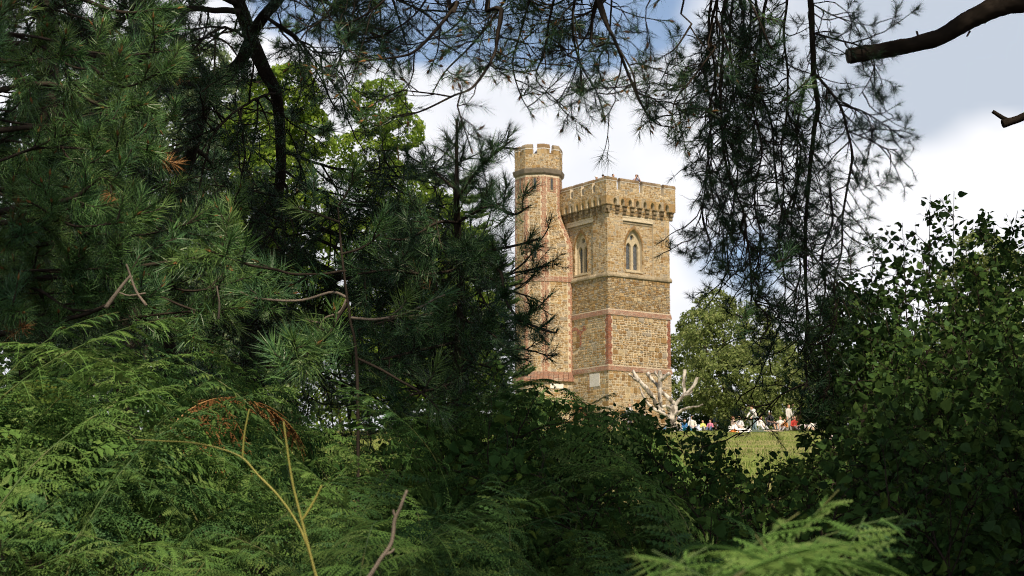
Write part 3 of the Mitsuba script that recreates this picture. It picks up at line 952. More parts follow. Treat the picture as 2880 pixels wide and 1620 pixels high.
for m in coping_parts:
    scene[key(TOWER + '__parapet__coping_stone')] = m.shape('mat_coping')
labels[TOWER] = {'label': 'square sandstone tower with battlements, brick bands and an octagonal stair turret', 'category': 'tower'}
print('tower stones', {k: len(v) for k, v in stones.items()}, 'bricks tri', {k: v.ntri() for k, v in brickwork.items()})
# ------------------------------------------------------------------ foliage materials
def leaf_col(cols, dead=None):
    def fn(p, n, uv):
        c = pal(uv.x, cols) * (0.75 + 0.5 * uv.y)
        return c
    return fn


scene['mat_bark'] = diffuse(lambda p, n, uv: mix((.05, .035, .025), (.14, .10, .07), fbm(p.x * 12, p.y * 12, p.z * 4, 4)))
scene['mat_pine_bark'] = diffuse(lambda p, n, uv: mix((.017, .0145, .012), (.058, .048, .040), fbm(p.x * 26, p.y * 26, p.z * 11, 4)))
scene['mat_twig'] = diffuse(lambda p, n, uv: mix((.020, .017, .014), (.066, .056, .046), fbm(p.x * 40, p.y * 40, p.z * 40, 3)))
scene['mat_pale_twig'] = diffuse(lambda p, n, uv: mix((.11, .095, .078), (.26, .222, .185), fbm(p.x * 30, p.y * 30, p.z * 30, 3)))
scene['mat_dead_wood'] = diffuse(lambda p, n, uv: mix((.17, .15, .13), (.54, .50, .45), smoothstep(.36, .64, fbm(p.x * 7, p.y * 7, p.z * 2.5, 4))) * (.75 + .5 * fbm(p.x * 25, p.y * 25, p.z * 8, 2)))
scene['mat_oak_leaf'] = leafy(leaf_col([(.16, .255, .035), (.19, .28, .04), (.13, .215, .03), (.22, .29, .055), (.16, .26, .035)]), .8, .5)
scene['mat_round_leaf'] = leafy(leaf_col([(.16, .21, .07), (.21, .26, .09), (.12, .165, .05), (.24, .275, .11), (.17, .22, .065)]), .7, .5)
scene['mat_grey_leaf'] = leafy(leaf_col([(.17, .23, .13), (.21, .26, .15), (.13, .19, .09), (.18, .25, .12)]), .6, .5)
scene['mat_dark_leaf'] = leafy(leaf_col([(.035, .065, .03), (.05, .085, .035), (.03, .055, .025), (.06, .095, .045)]), .6, .5)
scene['mat_araucaria'] = princ(leaf_col([(.055, .105, .025), (.075, .13, .03), (.04, .08, .02), (.09, .145, .035)]), .5, .4)
scene['mat_birch_leaf'] = leafy(leaf_col([(.055, .11, .03), (.066, .125, .034), (.044, .092, .028), (.08, .14, .038), (.058, .115, .044)]), .6, .33, 1.45)
scene['mat_bramble_leaf'] = leafy(leaf_col([(.048, .105, .03), (.06, .125, .034), (.038, .09, .026), (.07, .14, .036), (.085, .14, .03)]), .5, .30, 1.45)


def leaf_quads(pos, nrm, size, aspect=0.7, fold=0.25):
    """Small pointed leaves: four triangles each, folded along the midrib."""
    n = len(pos)
    t = unit(np.cross(nrm, rand_unit(n)))
    b = np.cross(nrm, t)
    size = np.broadcast_to(np.asarray(size, float), (n,))[:, None]
    L, W = size, size * aspect * .5
    base, tip = pos - t * L * .5, pos + t * L * .5
    mid = pos - nrm * L * fold * .25
    l = pos - t * L * .08 + b * W + nrm * W * fold
    r = pos - t * L * .08 - b * W + nrm * W * fold
    v = np.stack([base, l, tip, r, mid], 1).reshape(-1, 3)
    f = np.array([[0, 4, 1], [1, 4, 2], [2, 4, 3], [3, 4, 0]])
    f = (f[None] + 5 * np.arange(n)[:, None, None]).reshape(-1, 3)
    return v, f


def crown_leaves(lobes, n, size, shell=.28, gap=.42, gscale=1.2, up=.35, seed=3):
    """Leaves spread through the outer part of a set of ellipsoids, in clumps, with gaps."""
    lobes = [(np.asarray(c, float), np.asarray(r, float) * np.ones(3)) for c, r in lobes]
    vol = np.array([np.prod(r) ** .667 for _, r in lobes])
    pick = rng.choice(len(lobes), size=int(n * 2.2), p=vol / vol.sum())
    C = np.array([c for c, _ in lobes])[pick]
    Rr = np.array([r for _, r in lobes])[pick]
    d = rand_unit(len(pick))
    rad = 1 - shell * rng.random(len(pick)) ** 1.3 * 1.0
    lump = meshkit.fbm((C + d * Rr) / gscale, 3, seed)
    pos = C + d * Rr * (rad * (.58 + .84 * lump))[:, None]
    keep = meshkit.fbm(pos / (gscale * .55) + 7, 3, seed + 1) > gap
    # not inside another lobe
    for c, r in lobes:
        q = (((pos - c) / r) ** 2).sum(1)
        keep &= q > .36
    pos, d, C = pos[keep][:n], d[keep][:n], C[keep][:n]
    nrm = unit(d * .6 + rand_unit(len(pos)) * .9 + [0, 0, up])
    sz = size * rng.uniform(.6, 1.35, len(pos))
    v, f = leaf_quads(pos, nrm, sz)
    uv = np.stack([rng.random(len(pos)), np.clip(meshkit.fbm(pos / 1.1, 2, seed + 4) + rng.normal(0, .12, len(pos)), 0, 1)], 1)
    return v, f, np.repeat(uv, 5, 0)


def limbs(base, lobes, r0, wob=.4):
    """A trunk from base with one limb to each lobe."""
    m = MB()
    base = np.asarray(base, float)
    top = np.mean([c for c, _ in lobes], 0)
    fork = base + (top - base) * .45
    m.add(*tubes(catmull([base, base + (fork - base) * .5 + rng.normal(0, .1, 3) * [1, 1, 0], fork], 9), np.linspace(r0 * 1.25, r0 * .8, 9), 9))
    for c, r in lobes:
        c = np.asarray(c, float)
        pts = catmull([fork - (fork - base) * .12, fork + (c - fork) * .5 + rng.normal(0, wob, 3), c + rng.normal(0, wob, 3)], 9)
        m.add(*tubes(pts, np.linspace(r0 * .55, r0 * .10, 9), 6))
    return m


def far_tree(name, label, base, lobes, n, size, leaf, r0=.25, group=None, **kw):
    k = key(name)
    scene[k + '__trunk'] = limbs(base, lobes, r0).shape('mat_bark', True)
    m = MB()
    m.add(*crown_leaves(lobes, n, size, **kw))
    scene[k + '__crown'] = m.shape(leaf)
    labels[k] = {'label': label, 'category': 'tree'}
    labels[k + '__crown'] = {'kind': 'stuff'}
    if group:
        labels[k]['group'] = group
    return k


def G(px, d):
    """The ground point in the direction of column px, d metres ahead."""
    p = P(px, 1200, d)
    return np.array([p[0], d, float(ground_z(p[0], d)) - .05])


def lobes_at(specs):
    """[(px, py, distance, radius in px)] -> lobes."""
    return [(P(x, y, d), np.array([r, r * .95, r * .85]) * d / F) for x, y, d, r in specs]


# the round tree beside the tower
far_tree('broadleaf_tree', 'round-crowned bushy pale green tree right beside the tower', G(1835, 121),
         lobes_at([(1800, 860, 119, 95), (1800, 970, 117, 90), (1870, 840, 121, 95), (1930, 930, 119, 100), (1850, 960, 116, 105), (1960, 1010, 118, 85), (1880, 1040, 116, 90), (1725, 880, 131, 62), (1735, 985, 131, 70), (1745, 820, 121, 50), (1800, 770, 121, 52)]),
         42000, .20, 'mat_round_leaf', .3, gscale=.9, gap=.46, seed=5)
# oaks behind the pines on the left
far_tree('oak_tree', 'tall yellow-green leafy tree behind the pines, showing left of the upper gap', G(735, 74),
         lobes_at([(715, 240, 74, 95), (640, 330, 73, 95), (770, 340, 75, 80), (690, 440, 72, 110), (640, 560, 73, 110), (780, 560, 74, 100), (600, 700, 73, 110), (740, 730, 74, 120)]),
         34000, .19, 'mat_oak_leaf', .35, gscale=1.0, gap=.42, seed=8)
far_tree('oak_tree', 'sunny yellow-green leafy tree in the gap between the pines and the turret', G(1010, 86),
         lobes_at([(950, 270, 86, 85), (1010, 330, 85, 65), (920, 400, 86, 100), (1000, 480, 84, 90), (1080, 560, 86, 100), (1150, 640, 87, 95), (960, 620, 85, 120), (1090, 760, 86, 130), (1180, 800, 88, 100), (950, 820, 86, 140), (1060, 900, 85, 130), (1180, 930, 88, 90)]),
         52000, .18, 'mat_oak_leaf', .35, gscale=1.0, gap=.41, seed=9)
far_tree('pale_tree', 'soft grey-green tree deep behind the forked pine trunk', G(520, 95),
         lobes_at([(500, 190, 95, 100), (560, 260, 94, 90), (450, 330, 95, 120), (560, 420, 94, 120), (430, 500, 95, 120), (520, 620, 95, 140), (640, 540, 96, 90), (420, 760, 95, 140)]),
         36000, .22, 'mat_grey_leaf', .3, gscale=1.1, gap=.42, seed=12)
far_tree('pale_tree', 'grey-green tree far behind the pines at the left edge', G(180, 88),
         lobes_at([(150, 260, 88, 120), (250, 330, 87, 120), (60, 380, 88, 130), (200, 520, 88, 150), (320, 600, 87, 120), (100, 680, 88, 150), (260, 780, 88, 150)]),
         30000, .24, 'mat_dark_leaf', .3, gscale=1.1, gap=.42, seed=14)
# trees behind the lawn on the right
far_tree('dark_tree', 'dark bluish evergreen behind the lawn, seen through the hanging pine twigs', G(2090, 132),
         lobes_at([(2000, 900, 131, 60), (2010, 990, 130, 70), (2070, 830, 132, 65), (2130, 790, 133, 70), (2200, 800, 133, 80), (2240, 900, 132, 90), (2100, 930, 131, 75), (2160, 950, 132, 80), (2060, 1010, 131, 70), (2200, 1030, 132, 70)]),
         24000, .24, 'mat_dark_leaf', .25, gscale=1.0, gap=.45, seed=15)
far_tree('birch_tree', 'light green feathery tree rising behind the birch bush at the right edge', G(2480, 64),
         lobes_at([(2470, 640, 64, 70), (2520, 700, 64, 80), (2420, 720, 65, 70), (2480, 820, 64, 110), (2380, 850, 65, 80), (2560, 860, 64, 90), (2440, 960, 64, 120)]),
         24000, .13, 'mat_round_leaf', .18, gscale=.7, gap=.44, seed=17)
far_tree('birch_tree', 'green thicket tree behind the lawn at far right', G(2330, 112),
         lobes_at([(2290, 930, 112, 90), (2370, 900, 112, 90), (2330, 1010, 111, 100), (2240, 1020, 112, 70), (2450, 980, 112, 110), (2540, 960, 113, 110)]),
         18000, .2, 'mat_oak_leaf', .25, gscale=.9, gap=.43, seed=18)

# undergrowth at the edge of the wood and round the lawn
for i, (px, d, w, h, lab, mt) in enumerate([
    (60, 60, 6.5, 5.5, 'rounded shrub at the wood edge, far left', 'mat_dark_leaf'), (330, 66, 7.0, 5.8, 'rounded shrub at the wood edge behind the forked pine', 'mat_grey_leaf'),
    (450, 48, 5.5, 4.6, 'rounded shrub nearest behind the bracken at left', 'mat_grey_leaf'), (150, 44, 5.0, 4.2, 'rounded shrub nearest the left edge behind the bracken', 'mat_dark_leaf'), (600, 70, 7.0, 5.8, 'shrub at the wood edge under the tall oak', 'mat_dark_leaf'), (860, 74, 7.0, 5.5, 'shrub at the wood edge left of the monkey puzzle', 'mat_oak_leaf'),
    (1100, 80, 6.0, 4.5, 'low shrub at the foot of the monkey puzzle', 'mat_dark_leaf'), (1330, 104, 4.0, 2.0, 'low shrub at the foot of the stair turret', 'mat_dark_leaf'),
    (1790, 121, 6.0, 2.2, 'low shrub under the round tree', 'mat_dark_leaf'), (1980, 124, 6.5, 2.6, 'low shrub behind the picnic', 'mat_round_leaf'),
    (2180, 122, 6.5, 3.0, 'shrub at the far edge of the lawn behind the hanging twigs', 'mat_dark_leaf'), (2400, 105, 7.0, 4.0, 'shrub at the far right edge of the lawn', 'mat_oak_leaf'), (2580, 80, 6.0, 4.5, 'shrub just inside the right edge', 'mat_dark_leaf')]):
    g = G(px, d)
    lb = [(g + [rng.uniform(-.5, .5) * w * .7, rng.uniform(-.6, .6), h * rng.uniform(.3, .75)], np.array([w * .30, w * .28, h * .42])) for _ in range(6)]
    far_tree('shrub', lab, g, lb, 7000, .17, mt, .08, gscale=.8, gap=.40, seed=30 + i)
    labels[[k for k in labels if k.startswith('shrub') and '__' not in k][-1]]['category'] = 'shrub'


# ------------------------------------------------------------------ monkey puzzle tree
def monkey_puzzle():
    k = key('monkey_puzzle_tree')
    D = 98.0
    base = G(1135, D)
    topz = P(1135, 440, D)[2]
    h = topz - base[2]
    m = MB()
    m.add(*tubes(np.stack([base, base + [0, 0, h * .5], base + [.1, 0, h]]), [.28, .2, .05], 9))
    scene[k + '__trunk'] = m.shape('mat_bark', True)
    nb = 0
    lev = np.linspace(.10, .97, 15)
    for li, t in enumerate(lev):
        L = 5.3 * (1 - t) ** .62 * (.85 + .15 * math.sin(li)) + .7
        for a in np.arange(6) * 2 * math.pi / 6 + li * 1.1 + rng.uniform(-.2, .2):
            out = np.array([math.cos(a), math.sin(a), 0])
            b0 = base + [0, 0, h * t]
            rise = (.35 * (t - .35)) * L
            pts = catmull([b0, b0 + out * L * .35 + [0, 0, rise * .6 - .10 * L], b0 + out * L * .75 + [0, 0, rise - .16 * L], b0 + out * L + [0, 0, rise - .02 * L]], 12)
            ropes = [pts]
            side = np.cross(out, [0, 0, 1])
            for j in (5, 6, 7, 8, 9):
                for s in (-1, 1):
                    if rng.random() < .8:
                        l = L * .28 * rng.uniform(.6, 1.15)
                        d = unit(out * .75 + side * s * .75 + [0, 0, .0])
                        ropes.append(catmull([pts[j], pts[j] + d * l * .5 - [0, 0, .07 * l], pts[j] + d * l + [0, 0, .16 * l]], 8))
            m = MB()
            for q in ropes:
                q = q + rng.normal(0, .015, q.shape)
                n = len(q)
                r = .075 * np.ones(n)
                r[-1] = .03
                m.add(*tubes(q, r, 6), uv=(rng.random(), .3))
                # overlapping pointed leaves all round the rope
                ln = np.linalg.norm(np.diff(q, axis=0), axis=1).sum()
                nl = int(ln * 46)
                u = rng.random(nl) * (n - 1.01)
                i = u.astype(int)
                fr = (u - i)[:, None]
                c = q[i] * (1 - fr) + q[i + 1] * fr
                t_ = unit(q[i + 1] - q[i])
                o = unit(np.cross(t_, rand_unit(nl)))
                w = np.cross(t_, o)
                b_ = c + o * .06
                tip = c + o * .17 + t_ * .10
                v = np.stack([b_ - w * .035 - t_ * .03, b_ + w * .035 - t_ * .03, tip], 1).reshape(-1, 3)
                m.add(v, np.arange(3 * nl).reshape(-1, 3), np.repeat(rng.random((nl, 2)), 3, 0))
            scene[key(k + '__branch')] = m.shape('mat_araucaria')
            nb += 1
    labels[k] = {'label': 'monkey puzzle tree with rope-like spiky branches reaching across the turret foot', 'category': 'tree'}


monkey_puzzle()


# ------------------------------------------------------------------ the lopped dead tree in front of the tower
def dead_tree():
    k = key('dead_tree')
    D = 107.0

    def C(x, y, dd=0.0):                                # from a close view of that place
        return P((1540 + x / 5.855) * .89444, (1000 + y / 5.855) * .89444, D + dd)
    gb = G((1540 + 2045 / 5.855) * .89444, D)
    px = D / F * .89444 / 5.855                         # metres per unit of that view
    trunk = [gb, C(2035, 1150), C(2060, 980), C(2085, 830)]
    arms = [
        ([C(2080, 880), C(2095, 800), C(1990, 690), C(1880, 590, .2), C(1790, 480, .5), C(1640, 290, .8)], [48, 46, 40, 38, 36, 42]),
        ([C(1880, 880, .3), C(1850, 700), C(1850, 520), C(1855, 390), C(1850, 250, -.1)], [34, 40, 46, 50, 34]),
        ([C(1850, 400), C(1800, 320), C(1765, 265, .1)], [36, 32, 30]),
        ([C(1855, 420), C(1930, 350, -.2), C(2010, 288, -.3)], [40, 42, 38]),
        ([C(1920, 940, .1), C(1800, 830, -.2), C(1740, 690, -.4), C(1640, 560, -.5), C(1520, 430, -.5), C(1440, 320, -.5), C(1405, 240, -.5)], [40, 44, 48, 48, 46, 40, 26]),
        ([C(1500, 430, -.5), C(1420, 370, -.6), C(1330, 305, -.7)], [30, 26, 20]),
        ([C(2085, 830), C(2160, 745, -.1), C(2260, 650, -.2), C(2400, 510, -.3), C(2470, 360, -.4)], [44, 40, 34, 34, 36]),
        ([C(2180, 740, .2), C(2245, 620, .3), C(2240, 450, .4), C(2260, 230, .5)], [34, 36, 36, 38]),
        ([C(1990, 1010, -.1), C(1850, 930, -.3), C(1700, 845, -.5), C(1610, 730, -.6), C(1510, 520, -.6)], [36, 34, 32, 26, 16]),
        ([C(2070, 1000), C(2170, 930, -.4), C(2280, 875, -.7), C(2390, 850, -1.0)], [40, 36, 34, 28]),
        ([C(2390, 850, -1.0), C(2480, 840, -1.2), C(2560, 800, -1.3)], [20, 18, 18]),
        ([C(2060, 900), C(1960, 830, -.3), C(1880, 850, -.5)], [36, 34, 26]),
        ([C(2260, 660, -.2), C(2330, 640, -.5), C(2390, 580, -.6)], [22, 24, 22]),
    ]
    m = MB()
    t = catmull(trunk, 14)
    m.add(*tubes(t + rng.normal(0, .015, t.shape), np.linspace(.30, .24, 14), 12))
    scene[k + '__trunk'] = m.shape('mat_dead_wood', 50)
    for pts, r in arms:
        c = catmull(pts, 6 * len(pts))
        rr = np.interp(np.linspace(0, 1, len(c)), np.linspace(0, 1, len(r)), r) * px * .78 * (1 + .10 * (meshkit.noise(c * 3.0) - .5))
        v, f = tubes(c, rr, 11)
        v = v + (meshkit.fbm(v * [6, 6, 3], 4)[:, None] - .5) * .12
        m = MB()
        m.add(v, f)
        scene[key(k + '__limb')] = m.shape('mat_dead_wood', 50)
    labels[k] = {'label': 'bleached dead tree with lopped limbs standing in front of the tower', 'category': 'tree'}


dead_tree()
# ------------------------------------------------------------------ pines
scene['mat_needle'] = princ(leaf_col([(.032, .082, .030), (.042, .10, .032), (.034, .088, .042), (.052, .112, .036), (.028, .074, .034), (.044, .094, .042)]), .42, .35)
scene['mat_needle_fresh'] = princ(leaf_col([(.065, .15, .045), (.08, .17, .05), (.055, .135, .055), (.10, .18, .05)]), .40, .4)
scene['mat_needle_dry'] = princ(leaf_col([(.20, .10, .04), (.24, .13, .05), (.15, .085, .04)]), .6, .3)
scene['mat_bud'] = diffuse(lambda p, n, uv: mix((.14, .07, .03), (.28, .15, .065), uv.x))


def needle_tufts(tip, dr_, shoot, nlen, nn, width, seg=2, spread=(32, 78)):
    """Needles round the last part of each shoot. tip, dr_ (n, 3); shoot, nlen (n,)."""
    tip, d = np.asarray(tip, float), unit(dr_)
    n = len(tip)
    shoot, nlen = np.broadcast_to(shoot, (n,)), np.broadcast_to(nlen, (n,))
    N = n * nn
    D = np.repeat(d, nn, 0)
    t = rng.random(N) ** 1.2
    base = np.repeat(tip, nn, 0) - D * (t * np.repeat(shoot, nn))[:, None]
    a = np.radians(spread[0] + (spread[1] - spread[0]) * np.clip(t + rng.normal(0, .18, N), -.35, 1.15))
    perp = unit(np.cross(D, rand_unit(N)))
    nd = D * np.cos(a)[:, None] + perp * np.sin(a)[:, None]
    L = (np.repeat(nlen, nn) * rng.uniform(.72, 1.12, N))[:, None]
    side = unit(np.cross(nd, rand_unit(N))) * (width * .5 * rng.uniform(.7, 1.2, N))[:, None]
    bend = (D * rng.uniform(.0, .22, N)[:, None] - [0, 0, .06]) * L
    uv1 = np.repeat(np.stack([rng.random(n), rng.random(n)], 1), nn, 0)
    uv1[:, 1] = np.clip(uv1[:, 1] + rng.normal(0, .2, N), 0, 1)
    if seg == 1:
        v = np.stack([base - side, base + side, base + nd * L + bend], 1).reshape(-1, 3)
        return v, np.arange(3 * N).reshape(-1, 3), np.repeat(uv1, 3, 0)
    mid = base + nd * L * .55 + bend * .28
    v = np.stack([base - side, base + side, mid + side * .9, mid - side * .9, base + nd * L + bend], 1).reshape(-1, 3)
    f = (np.array([[0, 1, 2], [0, 2, 3], [3, 2, 4]])[None] + 5 * np.arange(N)[:, None, None]).reshape(-1, 3)
    return v, f, np.repeat(uv1, 5, 0)


def wander(p0, d, L, n, wig, bend=(0, 0, 0)):
    """A crooked twig: n points from p0, starting along d."""
    st = L / (n - 1)
    d = unit(d)
    pts = [np.asarray(p0, float)]
    bend = np.asarray(bend, float)
    for i in range(n - 1):
        d = unit(d + rng.normal(0, wig, 3) + bend / (n - 1))
        pts.append(pts[-1] + d * st)
    return np.array(pts)


class Bough:
    """One branch of a pine: its wood (thick and thin), and the shoots that carry needles."""

    def __init__(self):
        self.wood, self.tips, self.dirs = {}, [], []

    def limb(self, pts, r):
        pts = np.asarray(pts)
        self.wood.setdefault(len(pts), []).append((pts, np.asarray(r) * np.ones(len(pts))))

    def shoot(self, pts, r=.0022):
        self.limb(pts, np.linspace(r, r * .6, len(pts)))
        self.tips.append(pts[-1])
        self.dirs.append(pts[-1] - pts[-2])

    def twigs(self, pts, every=.10, length=(.14, .34), levels=1, spread=1.0, up=.25, wig=.16, r=.0035, start=.12, grav=0., bare=.1):
        """Side twigs along a curve, in turn forking once or twice; each ends in a needled shoot."""
        seg = np.linalg.norm(np.diff(pts, axis=0), axis=1)
        cum = np.concatenate([[0], np.cumsum(seg)])
        tot = cum[-1]
        n = max(1, int(tot * (1 - start) / every))
        for k in range(n):
            s = tot * start + (k + rng.random()) * tot * (1 - start) / n
            i = min(int(np.searchsorted(cum, s)) - 1, len(seg) - 1)
            i = max(i, 0)
            f = (s - cum[i]) / max(seg[i], 1e-9)
            p = pts[i] * (1 - f) + pts[i + 1] * f
            t = unit(pts[i + 1] - pts[i])
            o = unit(np.cross(t, rand_unit()))
            d = unit(t * rng.uniform(.25, .9) + o * spread + [0, 0, up * .5])
            L = rng.uniform(*length) * (1 - .45 * s / tot)
            c = wander(p, d, L, 6, wig, (0, 0, up - grav))
            if rng.random() < bare:
                self.limb(c, np.linspace(r * .7, r * .25, 6))
                continue
            self.shoot(c, r)
            if levels > 0:
                for j in range(rng.integers(1, 4)):
                    q = rng.integers(1, 5)
                    o = unit(np.cross(c[q + 1] - c[q], rand_unit()))
                    c2 = wander(c[q], unit(c[q + 1] - c[q]) + o * rng.uniform(.5, 1.0), L * rng.uniform(.3, .7), 5, wig, (0, 0, up))
                    self.shoot(c2, r * .7)
                    if levels > 1:
                        for _ in range(rng.integers(1, 3)):
                            q2 = rng.integers(1, 4)
                            c3 = wander(c2[q2], unit(c2[q2 + 1] - c2[q2]) + rand_unit() * .9, L * rng.uniform(.2, .45), 4, wig, (0, 0, up))
                            self.shoot(c3, r * .5)
        self.tips.append(pts[-1])
        self.dirs.append(pts[-1] - pts[-2])

    def build(self, k, nn=60, nlen=.052, width=.0019, seg=1, shoot=.11, needle='mat_needle', wood='mat_twig', buds=False, sides=4, dry=.004, spread=(32, 78)):
        """Writes the branch k, its needles and buds."""
        m = MB()
        for n, lst in self.wood.items():
            P_, R_ = np.array([a for a, _ in lst]), np.array([b for _, b in lst])
            big = R_.max(1) > .012
            for sel, sd in ((big, 9), (~big, sides)):
                if sel.any():
                    m.add(*tubes(P_[sel], R_[sel], sd))
        scene[k] = m.shape(wood, True)
        if self.tips:
            tip, d = np.array(self.tips), np.array(self.dirs)
            n = len(tip)
            isdry = rng.random(n) < dry
            for sel, mt, nm in ((~isdry, needle, '__needles'), (isdry, 'mat_needle_dry', '__dry_needles')):
                if sel.any():
                    q = MB()
                    q.add(*needle_tufts(tip[sel], d[sel], shoot * rng.uniform(.6, 1.3, sel.sum()), nlen * rng.uniform(.75, 1.15, sel.sum()), nn, width, seg, spread))
                    scene[k + nm] = q.shape(mt)
                    labels[k + nm] = {'kind': 'stuff'}
            if buds and len(tip) > 4:
                q = MB()
                pk = rng.random(n) < .45
                pk[0] = True
                tip, d, n = tip[pk], d[pk], int(pk.sum())
                dd = unit(d)
                s1 = unit(np.cross(dd, rand_unit(n)))
                s2 = np.cross(dd, s1)
                b = tip + dd * .004
                v = np.stack([b - dd * .012, b + s1 * .0045, b + s2 * .0045, b - s1 * .0045, b - s2 * .0045, b + dd * .016], 1).reshape(-1, 3)
                f = np.array([[0, 2, 1], [0, 3, 2], [0, 4, 3], [0, 1, 4], [5, 1, 2], [5, 2, 3], [5, 3, 4], [5, 4, 1]])
                q.add(v, (f[None] + 6 * np.arange(n)[:, None, None]).reshape(-1, 3), np.repeat(rng.random((n, 2)), 6, 0))
                scene[k + '__buds'] = q.shape('mat_bud')
                labels[k + '__buds'] = {'kind': 'stuff'}


def bark_tube(pts, radii, m=40, sides=16, amp=.12, fr=9.):
    """A limb with furrowed, knobbly bark in its shape."""
    c = catmull(pts, m)
    r = np.interp(np.linspace(0, 1, m), np.linspace(0, 1, len(radii)), radii)
    v, f = tubes(c, r, sides)
    cc = np.repeat(c, sides, 0)
    rr = np.repeat(r, sides)
    d = (v - cc) / rr[:, None]
    w = meshkit.fbm(v * [fr / .1, fr / .1, fr / .1] * .12, 4, 7) - .5 + .5 * (meshkit.fbm(v * 60, 2, 3) - .5)
    return cc + d * (rr * (1 + amp * 1.8 * w))[:, None], f


def pp(lst, d):
    """Points seen at the given places of the photograph; an entry may carry its own distance."""
    return np.array([P(q[0], q[1], q[2] if len(q) > 2 else d) for q in lst])


stats = [0]
# ---- the forked pine on the left
pine = key('pine_tree')
labels[pine] = {'label': 'dark pine with a forked trunk and dense needled branches filling the left side', 'category': 'tree'}
gb = G(560, 10.6)
m = MB()
m.add(*bark_tube([gb, P(400, 760, 10.6), P(425, 640, 10.6), P(455, 467, 10.6), P(486, 367, 10.5), P(517, 267, 10.5), P(535, 213, 10.4), P(600, 160, 10.4), P(632, 100, 10.4)], [.06, .052, .048, .042, .036, .033, .032, .036, .042], 60))
m.add(*bark_tube([P(640, 560, 10.7), P(700, 480, 10.6), P(705, 333, 10.5), P(693, 233, 10.4), P(667, 180, 10.4), P(632, 100, 10.4), P(610, 30, 10.4), P(560, -120, 10.4), P(540, -500, 10.3)], [.038, .032, .032, .036, .040, .044, .040, .036, .025], 60))
m.add(*bark_tube([P(627, 95, 10.4), P(665, 40, 10.3), P(720, -30, 10.2), P(800, -200, 10.0)], [.034, .034, .03, .024], 24))
m.add(*bark_tube([P(640, 560, 10.7), P(620, 760, 10.8), G(680, 10.9)], [.05, .055, .065], 24))
scene[pine + '__trunk'] = m.shape('mat_pine_bark', True)
